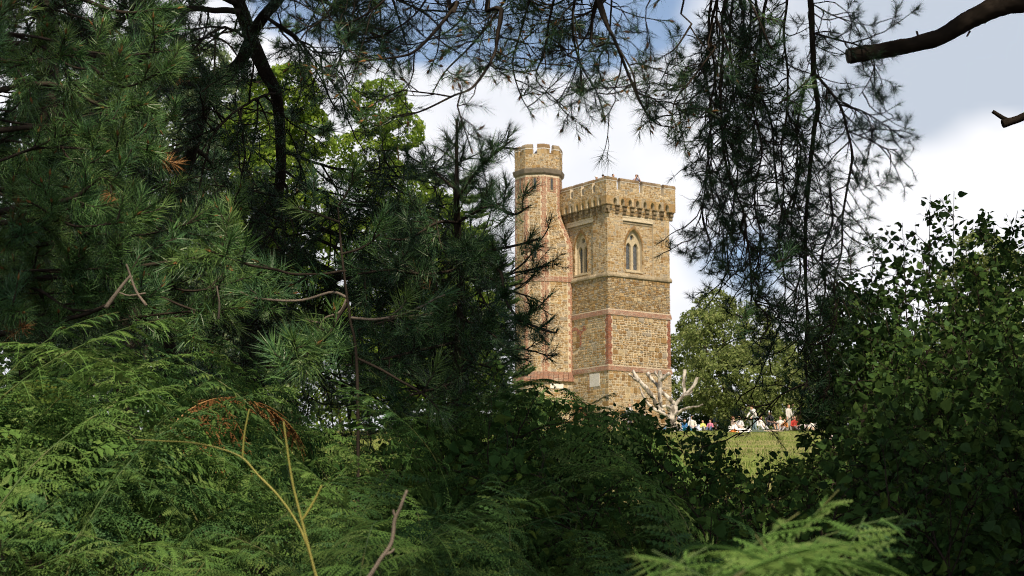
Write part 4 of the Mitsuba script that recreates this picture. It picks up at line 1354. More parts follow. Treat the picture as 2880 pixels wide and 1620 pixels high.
left_boughs = [
    # visible limbs, from the trunk outwards
    ([(535, 213, 10.4), (433, 83, 10.1), (333, 150, 9.8), (283, 177, 9.6), (180, 190, 9.2)], .022, .006),
    ([(517, 267, 10.5), (430, 300, 10.0), (330, 290, 9.3), (200, 330, 8.6), (90, 380, 8.0)], .018, .004),
    ([(486, 367, 10.5), (380, 400, 9.6), (260, 420, 8.8), (120, 470, 8.2)], .016, .004),
    ([(455, 467, 10.6), (350, 537, 9.4), (250, 510, 8.6), (140, 560, 8.0), (30, 570, 7.6)], .016, .004),
    ([(440, 540, 10.6), (300, 640, 9.2), (160, 680, 8.4), (20, 700, 7.8)], .016, .004),
    ([(425, 640, 10.6), (330, 700, 9.6), (220, 760, 8.6), (80, 780, 7.9)], .014, .004),
    ([(690, 500, 10.6), (780, 560, 9.7), (880, 600, 8.9), (1000, 620, 8.3), (1130, 600, 7.9)], .018, .004),
    ([(650, 560, 10.7), (760, 650, 9.4), (880, 700, 8.6), (1010, 720, 8.1), (1150, 700, 7.7), (1230, 720, 7.5)], .018, .004),
    ([(640, 620, 10.7), (740, 750, 9.4), (860, 800, 8.7), (1000, 810, 8.2), (1140, 790, 7.8)], .016, .004),
    ([(630, 700, 10.8), (730, 840, 9.6), (880, 880, 8.8), (1020, 900, 8.3), (1180, 880, 7.9)], .016, .004),
    ([(620, 760, 10.8), (700, 900, 9.6), (850, 960, 8.8), (1000, 980, 8.4), (1150, 960, 8.0)], .014, .004),
    ([(535, 213, 10.4), (450, 210, 10.8), (340, 200, 11.2), (210, 150, 11.5), (60, 120, 11.7)], .02, .005),
    ([(486, 367, 10.5), (540, 420, 11.1), (600, 520, 11.5), (660, 640, 11.8)], .014, .004),
    ([(455, 467, 10.6), (340, 470, 11.3), (200, 480, 11.8), (50, 450, 12.2)], .016, .004),
    ([(430, 600, 10.6), (300, 600, 11.3), (150, 620, 11.8), (0, 600, 12.0)], .016, .004),
    ([(610, 30, 10.4), (500, 20, 9.8), (380, 30, 9.2), (250, 60, 8.6), (120, 110, 8.1)], .02, .004),
    ([(600, 10, 10.4), (480, -40, 10.0), (350, -40, 9.4), (200, 0, 8.8), (40, 60, 8.2)], .02, .004),
    ([(580, -60, 10.4), (450, -90, 9.6), (300, -60, 9.0), (150, -30, 8.4), (10, 30, 8.0)], .02, .004),
    ([(720, -30, 10.2), (800, 0, 9.4), (880, 40, 8.8), (960, 80, 8.3)], .016, .004),
    ([(760, -100, 10.1), (860, -60, 9.2), (960, -20, 8.6), (1060, 30, 8.2)], .016, .004),
    ([(665, 40, 10.3), (740, 90, 9.8), (800, 160, 9.3), (850, 220, 9.0)], .012, .003),
    ([(650, 560, 10.7), (560, 640, 9.6), (480, 700, 8.9), (380, 730, 8.4)], .012, .003),
    ([(640, 600, 10.7), (600, 700, 9.8), (580, 780, 9.2), (520, 820, 8.8)], .012, .003),
    # finer boughs in front of the trunk and towards the turret
    ([(632, 100, 10.4), (560, 70, 9.2), (480, 130, 8.4), (430, 200, 8.0)], .010, .003),
    ([(693, 233, 10.4), (640, 250, 9.0), (570, 300, 8.2), (520, 360, 7.9)], .010, .003),
    ([(700, 420, 10.6), (800, 480, 9.6), (920, 520, 8.8), (1040, 530, 8.2)], .010, .003),
    ([(700, 440, 10.6), (720, 480, 9.2), (700, 560, 8.6), (650, 620, 8.4)], .010, .003),
    ([(690, 520, 10.6), (800, 600, 9.4), (950, 660, 8.6), (1100, 660, 8.1), (1200, 650, 7.9)], .012, .003),
    ([(640, 650, 10.7), (780, 700, 9.3), (960, 760, 8.5), (1120, 760, 8.0), (1220, 790, 7.8)], .012, .003),
    ([(630, 740, 10.8), (800, 800, 9.4), (980, 850, 8.6), (1120, 850, 8.1), (1200, 850, 8.0)], .012, .003),
    ([(610, 790, 10.8), (760, 860, 9.2), (920, 920, 8.4), (1080, 930, 8.0)], .012, .003),
    ([(703, 380, 10.5), (830, 420, 9.8), (980, 440, 9.2), (1120, 470, 8.8)], .010, .003),
    ([(665, 40, 10.3), (760, 110, 9.8), (830, 160, 9.5)], .008, .0025),
    ([(420, 690, 10.7), (500, 760, 9.4), (600, 820, 8.8), (700, 860, 8.5)], .010, .003),
]
for spec, r0, r1 in left_boughs:
    b = Bough()
    c = catmull(pp(spec, 9), 26)
    c = c + .02 * (np.stack([meshkit.noise(c * 4 + o) for o in (0, 9, 19)], 1) - .5)
    b.limb(c, np.linspace(r0, r1, 26))
    tot = np.linalg.norm(np.diff(c, axis=0), axis=1).sum()
    # secondary branches carry the twigs
    for s in np.arange(.22, 1.0, .16 / tot * 1.1):
        i = min(int(s * 25), 24)
        t = unit(c[i + 1] - c[i])
        d = unit(t * .7 + unit(np.cross(t, rand_unit())) * .9 + [0, 0, -.05])
        L = rng.uniform(.35, .75) * (1.1 - .5 * s)
        sub = wander(c[i], d, L, 10, .13, (0, 0, -.25))
        b.limb(sub, np.linspace(.006, .0025, 10))
        b.twigs(sub, .075, (.12, .26), 1, .8, .35, .17, .003)
    b.twigs(c[12:], .12, (.15, .3), 1, .9, .3, .17, .0035)
    b.build(key(pine + '__branch'), nn=44, nlen=.056, width=.0021)
    stats[0] += len(b.tips)

# ---- nearer branches with the tufts that catch the light, of a second pine whose trunk stands left of the view
near = key('pine_tree')
labels[near] = {'label': 'nearer pine whose light-catching twig tips reach in from the left edge', 'category': 'tree'}
m = MB()
nb = np.array([-2.9, 5.6, float(ground_z(-2.9, 5.6)) - .1])
m.add(*bark_tube([nb, nb + [.1, 0, 1.5], nb + [.0, .1, 3.2], nb + [.2, 0, 5.5], nb + [.1, .1, 9.0]], [.17, .15, .14, .12, .06], 50))
scene[near + '__trunk'] = m.shape('mat_pine_bark', True)
sprigs = [
    # where the branch runs, then how thick
    ([(-700, 260, 5.6), (-150, 250, 5.9), (100, 210, 6.0), (213, 247, 6.0), (290, 280, 6.0), (390, 273, 6.0)], .009, .003),
    ([(-700, 200, 5.6), (-200, 60, 5.8), (40, 150, 5.6), (117, 67, 5.5)], .008, .003),
    ([(-700, 460, 5.6), (-150, 540, 5.2), (60, 520, 4.9), (180, 500, 4.8), (247, 450, 4.8), (290, 462, 4.8)], .009, .003),
    ([(-700, 420, 5.6), (-100, 470, 5.4), (80, 470, 5.1), (137, 387, 5.0)], .007, .003),
    ([(-700, 380, 5.6), (-140, 440, 5.3), (45, 417, 5.2)], .007, .003),
    ([(-700, 620, 5.6), (-200, 640, 5.3), (60, 620, 5.1), (192, 600, 5.0), (250, 576, 5.0)], .008, .003),
    ([(-700, 100, 5.6), (-100, 100, 6.2), (200, 130, 6.4), (350, 180, 6.4), (460, 157, 6.4)], .009, .003),
    ([(-700, 800, 5.6), (-200, 760, 5.0), (57, 786, 4.6)], .007, .003),
    ([(-700, 860, 5.6), (-100, 850, 5.2), (180, 800, 5.0), (300, 756, 4.9), (390, 746, 4.9)], .007, .003),
    ([(-700, 640, 5.6), (-60, 700, 5.3), (200, 690, 5.2), (420, 660, 5.1), (560, 640, 5.0)], .009, .003),
    ([(-700, 0, 5.6), (-100, -60, 5.6), (150, -20, 5.5), (300, 30, 5.4), (420, 20, 5.4)], .009, .003),
    ([(-700, 300, 5.6), (-100, 330, 5.6), (100, 320, 5.6), (260, 350, 5.6), (380, 380, 5.6)], .009, .003),
]
for _ in range(54):
    x1, y1 = rng.uniform(40, 760), rng.uniform(20, 800)
    if x1 > 450 and y1 < 520:
        x1, y1 = rng.uniform(20, 420), rng.uniform(20, 800)
    d1 = rng.uniform(4.6, 7.4)
    x0 = x1 - rng.uniform(160, 420)
    sprigs.append(([(x0 - 200, y1 + rng.uniform(-100, 120), d1 + 1.6), (x0, y1 + rng.uniform(-60, 60), d1 + .3), ((x0 + x1) / 2, y1 + rng.uniform(-10, 50), d1 + .1), (x1, y1, d1)], .004, .0026))
for spec, r0, r1 in sprigs:
    b = Bough()
    c = catmull(pp(spec, 5), 22)
    b.limb(c, np.linspace(r0 * 1.5, r1, 22))
    b.twigs(c[9:], .085, (.10, .24), 1, .8, .35, .15, .0035, bare=.05)
    b.twigs(c[17:], .05, (.06, .14), 0, .7, .4, .12, .003, bare=0)
    b.build(key(near + '__branch'), nn=95, nlen=.052, width=.0017, seg=2, buds=True, needle='mat_needle_fresh', wood='mat_twig', sides=6)
    stats[0] += len(b.tips)

# ---- a third pine: its branches hang into the top of the picture and past the turret
mid = key('pine_tree')
labels[mid] = {'label': 'pine whose fine branches hang across the top middle and reach past the turret', 'category': 'tree'}
m = MB()
tb = np.array([.55, 1.2, 0.0])
m.add(*bark_tube([tb + [1.6, -3.6, -.3], tb + [1.6, -3.5, 2.5], tb + [1.4, -3.4, 5.0], tb + [1.3, -3.2, 10.0]], [.2, .18, .16, .06], 40))
scene[mid + '__trunk'] = m.shape('mat_pine_bark', True)
hub = np.array([1.75, -2.2, 5.2])
tops = [
    # the long pale branches
    ([(1149, 10, 5.2), (1099, 73, 5.2), (1046, 127, 5.2), (1002, 143, 5.2), (919, 153, 5.2)], .0070, .0035, .10),
    ([(1262, 20, 5.4), (1252, 83, 5.4), (1242, 140, 5.4), (1192, 217, 5.3), (1142, 240, 5.2), (1066, 277, 5.1), (1012, 293, 5.0), (986, 293, 5.0)], .0065, .0035, .15),
    ([(1506, -10, 5.6), (1526, 60, 5.6), (1546, 100, 5.6), (1586, 200, 5.7), (1612, 260, 5.7), (1650, 310, 5.7), (1692, 320, 5.6)], .0085, .003, .14),
    ([(1550, 110, 5.6), (1590, 180, 5.5), (1605, 240, 5.4), (1640, 317, 5.4)], .005, .002, .12),
    ([(1400, -30, 5.8), (1380, 60, 5.9), (1370, 130, 6.0), (1350, 200, 6.0), (1420, 270, 6.0)], .006, .0025, .07),
    ([(1450, -30, 6.0), (1440, 70, 6.1), (1460, 160, 6.2), (1500, 230, 6.2), (1520, 290, 6.2)], .006, .0025, .07),
    ([(1340, -30, 6.2), (1310, 80, 6.3), (1290, 160, 6.3), (1310, 240, 6.3), (1340, 290, 6.3)], .006, .0025, .08),
    ([(1290, -30, 6.0), (1230, 60, 6.0), (1180, 120, 6.1), (1120, 180, 6.1), (1090, 230, 6.1)], .006, .0025, .10),
    ([(1200, -30, 6.4), (1150, 60, 6.5), (1080, 100, 6.5), (1010, 110, 6.5), (950, 60, 6.5)], .006, .0025, .09),
    ([(1090, -30, 6.0), (1040, 40, 6.1), (960, 90, 6.2), (880, 100, 6.3), (820, 140, 6.3)], .006, .0025, .09),
    ([(1000, -30, 5.8), (930, 30, 5.8), (860, 60, 5.9), (800, 30, 6.0)], .006, .0025, .08),
    ([(960, -30, 6.6), (900, 80, 6.6), (850, 160, 6.7), (850, 230, 6.7)], .006, .0025, .10),
    ([(1560, -40, 6.4), (1500, 20, 6.5), (1430, 50, 6.5), (1350, 60, 6.6)], .006, .0025, .06),
    ([(1480, -40, 6.6), (1400, 10, 6.7), (1330, 30, 6.7), (1250, 40, 6.8)], .006, .0025, .06),
    ([(1510, -20, 6.2), (1480, 80, 6.3), (1440, 130, 6.3), (1390, 150, 6.4)], .006, .0025, .06),
    ([(1540, -20, 6.9), (1530, 100, 7.0), (1500, 170, 7.0), (1560, 240, 7.0)], .005, .0025, .08),
    ([(1640, -60, 5.2), (1660, -10, 5.2), (1650, 10, 5.2)], .004, .002, .12),
    ([(1740, 60, 5.6), (1700, 120, 5.6), (1659, 147, 5.6)], .004, .002, .12),
    ([(1800, 120, 5.8), (1740, 200, 5.8), (1700, 250, 5.8), (1690, 300, 5.8)], .005, .002, .09),
    ([(860, -40, 6.2), (820, 40, 6.2), (770, 80, 6.2), (740, 130, 6.2)], .005, .0025, .09),
]
for spec, r0, r1, every in tops:
    b = Bough()
    pts = pp(spec, 6)
    # carried back over the camera to the trunk, above the frame
    lead = [hub, hub * .45 + pts[0] * .55 + [0, 0, 1.1], pts[0] + (pts[0] - pts[1]) * .6 + [0, 0, .25]]
    full = catmull(np.vstack([lead, pts]), 34)
    c = catmull(pts, 26)
    b.limb(full[:16], np.linspace(r0 * 1.8, r0 * .85, 16))
    b.limb(np.vstack([full[15:16], c]), np.linspace(r0 * .85, r1 * .8, 27))
    b.twigs(c, every * .62, (.14, .36), 2, 1.0, .10, .24, .0026, start=.05, bare=.18)
    b.build(key(mid + '__branch'), nn=38, nlen=.050, width=.0016, seg=1, shoot=.06, wood='mat_twig', buds=True, spread=(25, 95))
    stats[0] += len(b.tips)

# branches of the same height that cross in front of the turret: upright leader and side boughs
side = key('pine_tree')
labels[side] = {'label': 'slender young pine before the turret with upswept needled shoots at its right', 'category': 'tree'}
gb = G(1130, 6.6)
m = MB()
m.add(*bark_tube([gb, P(1150, 980, 6.5), P(1160, 760, 6.4), P(1150, 560, 6.3), P(1149, 470, 6.2), P(1149, 300, 6.2)], [.022, .019, .016, .012, .009, .004], 50, 8, .08))
scene[side + '__trunk'] = m.shape('mat_pine_bark', True)
ups = [
    ([(1150, 500, 6.2), (1206, 423, 6.1), (1269, 367, 6.0), (1285, 355, 6.0)], .006, .003, .035, (.04, .09)),
    ([(1149, 470, 6.2), (1149, 400, 6.2), (1149, 300, 6.2)], .006, .003, .05, (.06, .14)),
    ([(1149, 480, 6.2), (1090, 430, 6.3), (1040, 400, 6.4)], .005, .003, .06, (.06, .14)),
    ([(1150, 560, 6.3), (1230, 520, 6.0), (1290, 540, 5.8), (1330, 520, 5.7)], .006, .003, .06, (.08, .18)),
    ([(1155, 620, 6.3), (1209, 633, 5.6), (1309, 615, 5.4), (1356, 600, 5.3)], .006, .003, .07, (.06, .12)),
    ([(1158, 640, 6.3), (1253, 676, 5.7), (1269, 750, 5.5), (1309, 803, 5.3), (1389, 836, 5.1), (1402, 828, 5.1)], .006, .003, .12, (.05, .10)),
    ([(1309, 803, 5.3), (1345, 780, 5.2), (1385, 742, 5.2)], .003, .002, .10, (.04, .07)),
    ([(1158, 560, 6.3), (1100, 560, 6.0), (1030, 600, 5.8), (960, 600, 5.7)], .006, .003, .06, (.08, .2)),
    ([(1160, 700, 6.4), (1230, 700, 6.1), (1280, 730, 6.0)], .006, .003, .05, (.08, .2)),
    ([(1160, 760, 6.4), (1080, 790, 6.0), (1000, 800, 5.8), (900, 830, 5.6)], .007, .003, .06, (.1, .22)),
    ([(1160, 800, 6.4), (1220, 830, 6.1), (1250, 850, 6.0)], .006, .003, .05, (.1, .2)),
    ([(1155, 860, 6.4), (1060, 880, 6.0), (980, 900, 5.7), (870, 920, 5.5)], .007, .003, .06, (.1, .24)),
    ([(1150, 900, 6.4), (1220, 920, 6.0), (1260, 930, 5.9)], .006, .003, .05, (.1, .2)),
    ([(1150, 960, 6.5), (1050, 990, 6.0), (960, 1010, 5.6)], .007, .003, .06, (.1, .24)),
    ([(1150, 680, 6.4), (1070, 690, 6.0), (980, 680, 5.7), (900, 690, 5.5)], .007, .003, .06, (.1, .22)),
]
for spec, r0, r1, every, ln in ups:
    b = Bough()
    c = catmull(pp(spec, 6), 18)
    b.limb(c, np.linspace(r0, r1, 18))
    b.twigs(c, every, ln, 1, .75, .30, .14, .003, start=.1, bare=.03)
    b.build(key(side + '__branch'), nn=62, nlen=.060, width=.0019, seg=1, shoot=.10, sides=5, spread=(20, 66))
    stats[0] += len(b.tips)

# a bough with bright sunlit tips low in the middle of the left part
low = key('pine_tree')
labels[low] = {'label': 'young pine low at left centre with pale crooked twigs and a bright sunlit tuft', 'category': 'tree'}
gb = G(905, 4.7)
m = MB()
m.add(*bark_tube([gb, P(900, 1020, 4.6), P(880, 800, 4.6), P(873, 750, 4.6), P(860, 640, 4.6), P(850, 520, 4.7)], [.005, .0042, .0036, .0032, .003, .002], 40, 8, .08))
scene[low + '__trunk'] = m.shape('mat_pine_bark', True)
for spec, r0, r1, every, ln, wood in [
    ([(873, 750), (833, 735), (753, 755), (651, 750), (600, 733)], .0040, .0028, .16, (.06, .12), 'mat_pale_twig'),
    ([(873, 755), (855, 785), (815, 800), (800, 830), (785, 868)], .0035, .0026, .2, (.05, .08), 'mat_pale_twig'),
    ([(870, 770), (800, 880, 4.2), (760, 900, 4.0), (740, 853, 3.9)], .0035, .003, .05, (.05, .09), 'mat_twig'),
    ([(760, 900, 4.0), (710, 900, 3.9), (682, 876, 3.9)], .003, .0025, .12, (.04, .06), 'mat_twig'),
    ([(870, 680), (760, 690, 4.4), (600, 660, 4.2), (527, 633, 4.1)], .0035, .003, .09, (.06, .12), 'mat_twig'),
    ([(880, 800), (960, 800), (1040, 780), (1120, 740)], .004, .0025, .14, (.08, .16), 'mat_pale_twig'),
    ([(895, 900), (980, 940), (1060, 990), (1110, 1040)], .004, .0025, .14, (.08, .16), 'mat_twig'),
    ([(860, 640), (920, 620), (980, 560)], .0035, .0025, .1, (.08, .16), 'mat_twig'),
    ([(855, 560), (800, 540), (740, 520)], .0035, .0025, .08, (.08, .16), 'mat_twig'),
    ([(850, 520), (880, 470), (900, 430)], .0035, .0025, .08, (.08, .16), 'mat_twig'),
]:
    b = Bough()
    c = catmull(pp(spec, 4.6), 20)
    c = c + .010 * (np.stack([meshkit.noise(c * 14 + o) for o in (0, 9, 19)], 1) - .5)
    b.limb(c, np.linspace(r0, r1, 20))
    b.twigs(c, every, ln, 0, .8, .4, .12, .0025, start=.25, bare=.05)
    b.build(key(low + '__branch'), nn=105, nlen=.060, width=.0016, seg=2, shoot=.09, buds=True, needle='mat_needle_fresh', wood=wood, sides=7, spread=(22, 84))
    stats[0] += len(b.tips)
# dead forked sticks in the same place
for spec, r in [([(330, 690), (300, 735), (268, 775)], .006), ([(318, 660), (345, 730), (372, 770)], .004), ([(300, 735), (330, 745), (372, 740)], .0025), ([(545, 720), (552, 760), (548, 800)], .003)]:
    c = catmull(pp(spec, 4.4), 14)
    c = c + .012 * (np.stack([meshkit.noise(c * 12 + o) for o in (0, 9, 19)], 1) - .5)
    m = MB()
    m.add(*tubes(c, np.linspace(r * .6, r, 14), 7))
    scene[key(low + '__dead_twig')] = m.shape('mat_pale_twig', True)

# ---- the big pine on the right: sawn limb, broken stub, and the curtain of hanging twigs
big = key('pine_tree')
labels[big] = {'label': 'old pine at right with a thick sawn-off limb and a curtain of fine drooping twigs', 'category': 'tree'}
BD = 8.2
bb = np.array([3.6, 7.6, float(ground_z(3.6, 7.6)) - .2])
m = MB()
m.add(*bark_tube([bb, bb + [0, 0, 2.0], bb + [-.1, 0, 4.2], bb + [.1, 0, 7.5], bb + [.1, 0, 11]], [.28, .24, .22, .17, .08], 60, 20))
scene[big + '__trunk'] = m.shape('mat_pine_bark', True)
v, f = bark_tube([bb + [-.1, 0, 3.3], P(2800, 20, BD), P(2576, 5, BD), P(2510, 17, BD), P(2444, 47, BD), P(2384, 83, BD), P(2334, 103, BD), P(2250, 122, BD), P(2137, 141, BD)], [.08, .062, .052, .05, .046, .041, .038, .037, .038], 110, 22, .16, 14)
m = MB()
m.add(v, f)
scene[key(big + '__limb')] = m.shape('mat_pine_bark', 60)
c0, c1 = P(2137, 141, BD), P(2200, 131, BD)
m = MB()
m.add(*tubes(np.stack([c0 + (c0 - c1) * .006, c0 + (c0 - c1) * .10]), [.035, .034], 20))
scene[big + '__limb__sawn_end'] = m.shape('mat_dead_wood')
for spec in ([(2314, 108), (2307, 82), (2306, 78)], [(2440, 78), (2432, 92)]):
    m = MB()
    m.add(*tubes(catmull(pp(spec, BD), 6), np.linspace(.006, .004, 6), 6))
    scene[key(big + '__limb__snag')] = m.shape('mat_pine_bark')
m = MB()
m.add(*bark_tube([bb + [-.1, 0, 2.6], P(2760, 260, BD), P(2610, 283, BD), P(2560, 300, BD), P(2522, 312, BD)], [.03, .024, .020, .019, .021], 50, 14, .2, 14))
m.add(*bark_tube([P(2545, 306, BD), P(2525, 298, BD), P(2497, 280, BD)], [.013, .011, .009], 16, 10, .15, 14))
scene[key(big + '__limb')] = m.shape('mat_pine_bark', 60)
bighub = bb + np.array([-.2, -.2, 4.8])
stems = [
    ([(2037, -20), (2040, 83), (2050, 187), (2055, 267), (2047, 320), (2039, 417), (2028, 500), (2027, 616), (2030, 783), (2027, 900), (2032, 970), (2050, 1020)], .015, .004, .040),
    ([(1930, -20), (1917, 67), (1900, 140), (1899, 207), (1930, 283), (1947, 367), (1955, 483), (1994, 576), (2050, 650), (2104, 710), (2110, 776)], .008, .003, .038),
    ([(1825, -20), (1817, 83), (1814, 233), (1820, 333), (1827, 417), (1850, 490), (1867, 533), (1880, 600), (1887, 683), (1899, 750), (1950, 810)], .007, .003, .040),
    ([(1830, -20), (1830, 50), (1864, 97), (1897, 130), (1920, 180)], .007, .003, .05),
    ([(2027, 200), (2007, 293), (2000, 333), (2017, 383), (2010, 450), (1985, 520), (1970, 600)], .006, .003, .040),
    ([(2055, 190), (2110, 263), (2130, 320), (2140, 400), (2130, 483), (2120, 560), (2115, 640), (2100, 720), (2105, 800), (2080, 880)], .007, .003, .040),
    ([(2040, 10), (2100, 40), (2160, 60), (2203, 67)], .004, .002, .06),
    ([(2045, 80), (2110, 100), (2170, 120), (2200, 160), (2160, 240)], .005, .002, .055),
    ([(2110, 263), (2170, 280), (2220, 310), (2270, 345)], .005, .002, .045),
    ([(2135, 330), (2180, 350), (2230, 370), (2260, 372)], .004, .002, .05),
    ([(1790, -20), (1785, 90), (1795, 190), (1785, 280), (1795, 380), (1775, 460), (1765, 540), (1785, 600)], .006, .0025, .045),
    ([(1870, -20), (1868, 120), (1850, 250), (1860, 380), (1845, 500), (1830, 600), (1840, 700)], .006, .0025, .040),
    ([(1980, -20), (1975, 120), (1985, 240), (1965, 360), (1970, 480), (1960, 600), (1975, 720), (1960, 830)], .006, .0025, .040),
    ([(2090, 470), (2090, 560), (2070, 640), (2075, 740), (2065, 840), (2085, 950), (2060, 1040)], .006, .0025, .045),
    ([(1890, -20), (1885, 140), (1905, 260), (1890, 380), (1880, 470)], .006, .0025, .038),
    ([(1790, 60), (1780, 180), (1790, 300), (1780, 420), (1800, 520)], .005, .0025, .042),
    ([(2030, 780), (2040, 880), (2075, 960), (2090, 1010)], .005, .0025, .05),
    ([(1845, -20), (1835, 110), (1845, 220), (1825, 330), (1838, 440), (1815, 540), (1825, 640)], .006, .0025, .040),
    ([(1905, -20), (1915, 120), (1895, 250), (1915, 370), (1900, 480), (1915, 600), (1895, 700)], .006, .0025, .040),
    ([(2000, 300), (2010, 420), (1995, 540), (2010, 660), (2000, 780), (2015, 900)], .005, .0025, .042),
    ([(1860, -20), (1875, 90), (1850, 180), (1880, 300)], .005, .0025, .035),
    ([(1800, -20), (1805, 100), (1800, 220), (1815, 320)], .005, .0025, .035),
    ([(1960, 820), (1930, 900), (1900, 960), (1880, 1010)], .004, .002, .06),
    ([(2030, 960), (1960, 1000), (1900, 1060), (1850, 1100)], .004, .002, .07),
    ([(2060, 1000), (2100, 1060), (2150, 1100)], .004, .002, .07),
]
for j, (spec, r0, r1, every) in enumerate(stems):
    b = Bough()
    dd = BD + .5 * math.sin(j * 2.4)
    pts = pp(spec, dd)
    c = catmull(pts, 6 * len(spec))
    c = c + .022 * (np.stack([meshkit.noise(c * 7 + o + j) for o in (0, 9, 19)], 1) - .5)
    b.limb(c, np.linspace(r0, r1, len(c)))
    if spec[0][1] < 30:
        lead = catmull([bighub, bighub * .4 + pts[0] * .6 + [0, 0, .9], pts[0] + [0, 0, .35], pts[0]], 14)
        b.limb(lead, np.linspace(r0 * 1.8, r0, 14))
    # drooping side twigs that hook upwards at their ends
    seg = np.linalg.norm(np.diff(c, axis=0), axis=1)
    tot = seg.sum()
    for s in np.arange(.03, .99, every / tot * .85):
        i = min(int(s * (len(c) - 1)), len(c) - 2)
        t = unit(c[i + 1] - c[i])
        d = unit(t * .75 + unit(np.cross(t, rand_unit())) * .75 + [0, 0, -.1])
        L = rng.uniform(.12, .36)
        q = wander(c[i], d, L, 9, .22, (0, 0, .05))
        b.limb(q, np.linspace(.0034, .0016, 9))
        b.twigs(q, .07, (.05, .15), 1, .8, .55, .26, .0017, start=.2, bare=.30)
    b.build(key(big + '__branch'), nn=30, nlen=.044, width=.0021, seg=1, shoot=.035, wood='mat_twig', sides=4, spread=(18, 88))
    stats[0] += len(b.tips)
# near lit tips at the top right
for spec in ([(1860, -40, 5.4), (1900, 30, 5.4), (1940, 120, 5.4), (1957, 107, 5.4)], [(1800, 40, 5.4), (1830, 120, 5.4), (1840, 160, 5.4)], [(1960, 260, 5.6), (2000, 230, 5.6), (2034, 200, 5.6)], [(1950, 660, 6.0), (1980, 650, 6.0), (1990, 640, 6.0)], [(1850, 790, 6.0), (1870, 800, 6.0), (1880, 790, 6.0)]):
    b = Bough()
    c = catmull(pp(spec, 5.4), 14)
    b.limb(c, np.linspace(.004, .0025, 14))
    b.twigs(c, .05, (.05, .11), 0, .8, .3, .15, .0025, bare=.05)
    b.build(key(big + '__branch'), nn=64, nlen=.058, width=.0016, seg=2, buds=True, needle='mat_needle_fresh', sides=6, spread=(25, 85))
    stats[0] += len(b.tips)
print('pine shoots', stats)
# ------------------------------------------------------------------ shade: crowns of the pines that stand behind and beside the camera
def spray_mesh(seed, L=1.3, nn=34):
    """One needled branch end of a pine crown, about L long, lying along +x."""
    global rng
    keep, rng = rng, np.random.default_rng(seed)
    b = Bough()
    c = wander([0, 0, 0], [1, 0, .05], L, 10, .08, (0, 0, .15))
    b.limb(c, np.linspace(.014, .004, 10))
    for s in np.linspace(.1, .95, 12):
        i = min(int(s * 9), 8)
        sd = rng.choice([-1, 1])
        d = unit(np.array([.8, sd * .9, rng.uniform(-.3, .5)]))
        q = wander(c[i], d, rng.uniform(.25, .55) * (1.1 - .6 * s), 7, .12, (0, 0, .2))
        b.limb(q, np.linspace(.005, .002, 7))
        b.twigs(q, .11, (.08, .18), 1, .8, .4, .14, .002, bare=.05)
    w, nd = MB(), MB()
    for n, lst in b.wood.items():
        w.add(*tubes(np.array([a for a, _ in lst]), np.array([r for _, r in lst]), 3))
    nd.add(*needle_tufts(np.array(b.tips), np.array(b.dirs), .12, .062, nn, .0066, 1))
    rng = keep
    return w, nd


NSPRAY = 3
for i in range(NSPRAY):
    w, nd = spray_mesh(100 + i)
    scene[f'spray_group_{i}'] = {'type': 'shapegroup', 'wood': w.shape('mat_twig'), 'needles': nd.shape('mat_needle')}
spray_no = {}


def spray(k, part, pos, az, tilt, s=1.0, roll=0.0):
    """One more branch end of crown part `part` of tree k."""
    n = spray_no.get((k, part), 0) + 1
    spray_no[(k, part)] = n
    t = T().translate(np.asarray(pos, float).tolist()).rotate([0, 0, 1], math.degrees(az)).rotate([0, 1, 0], -math.degrees(tilt)).rotate([1, 0, 0], math.degrees(roll)).scale(s)
    scene[f'{k}__{part}__{n:03d}'] = {'type': 'instance', 'to_world': t, 'g': {'type': 'ref', 'id': f'spray_group_{rng.integers(NSPRAY)}'}}


# gaps in the crowns: where the sun gets down to in the photograph (a place in view, and how wide the patch is)
GAPS = [(P(x, y, d), r) for x, y, d, r in [
    (250, 250, 6.0, .34), (430, 190, 6.2, .24), (250, 460, 4.8, .36), (110, 420, 5.2, .22), (540, 650, 4.1, .22), (735, 860, 3.9, .5), (90, 1200, 3.0, .34), (330, 900, 3.9, .36), (470, 850, 4.0, .30),
    (60, 1000, 3.6, .26), (620, 1010, 3.0, .22), (780, 740, 4.5, .22), (1900, 1330, 1.25, .46), (1760, 1420, 1.15, .46), (2010, 1300, 1.3, .2), (2110, 1400, 1.4, .18),
    (600, 1150, 2.4, .14), (990, 290, 5.0, .20), (1100, 60, 5.2, .22), (1660, 310, 5.6, .16), (1950, 130, 5.4, .16), (2330, 1400, 1.3, .16), (1980, 620, 6, .2), (880, 560, 5.4, .2), (2080, 1260, 1.5, .46), (1990, 1330, 1.45, .42), (1660, 1400, 1.2, .42), (1800, 1400, 1.25, .4), (2230, 1330, 1.6, .34), (160, 1170, 3.1, .26), (1560, 1290, 2.4, .16)]]


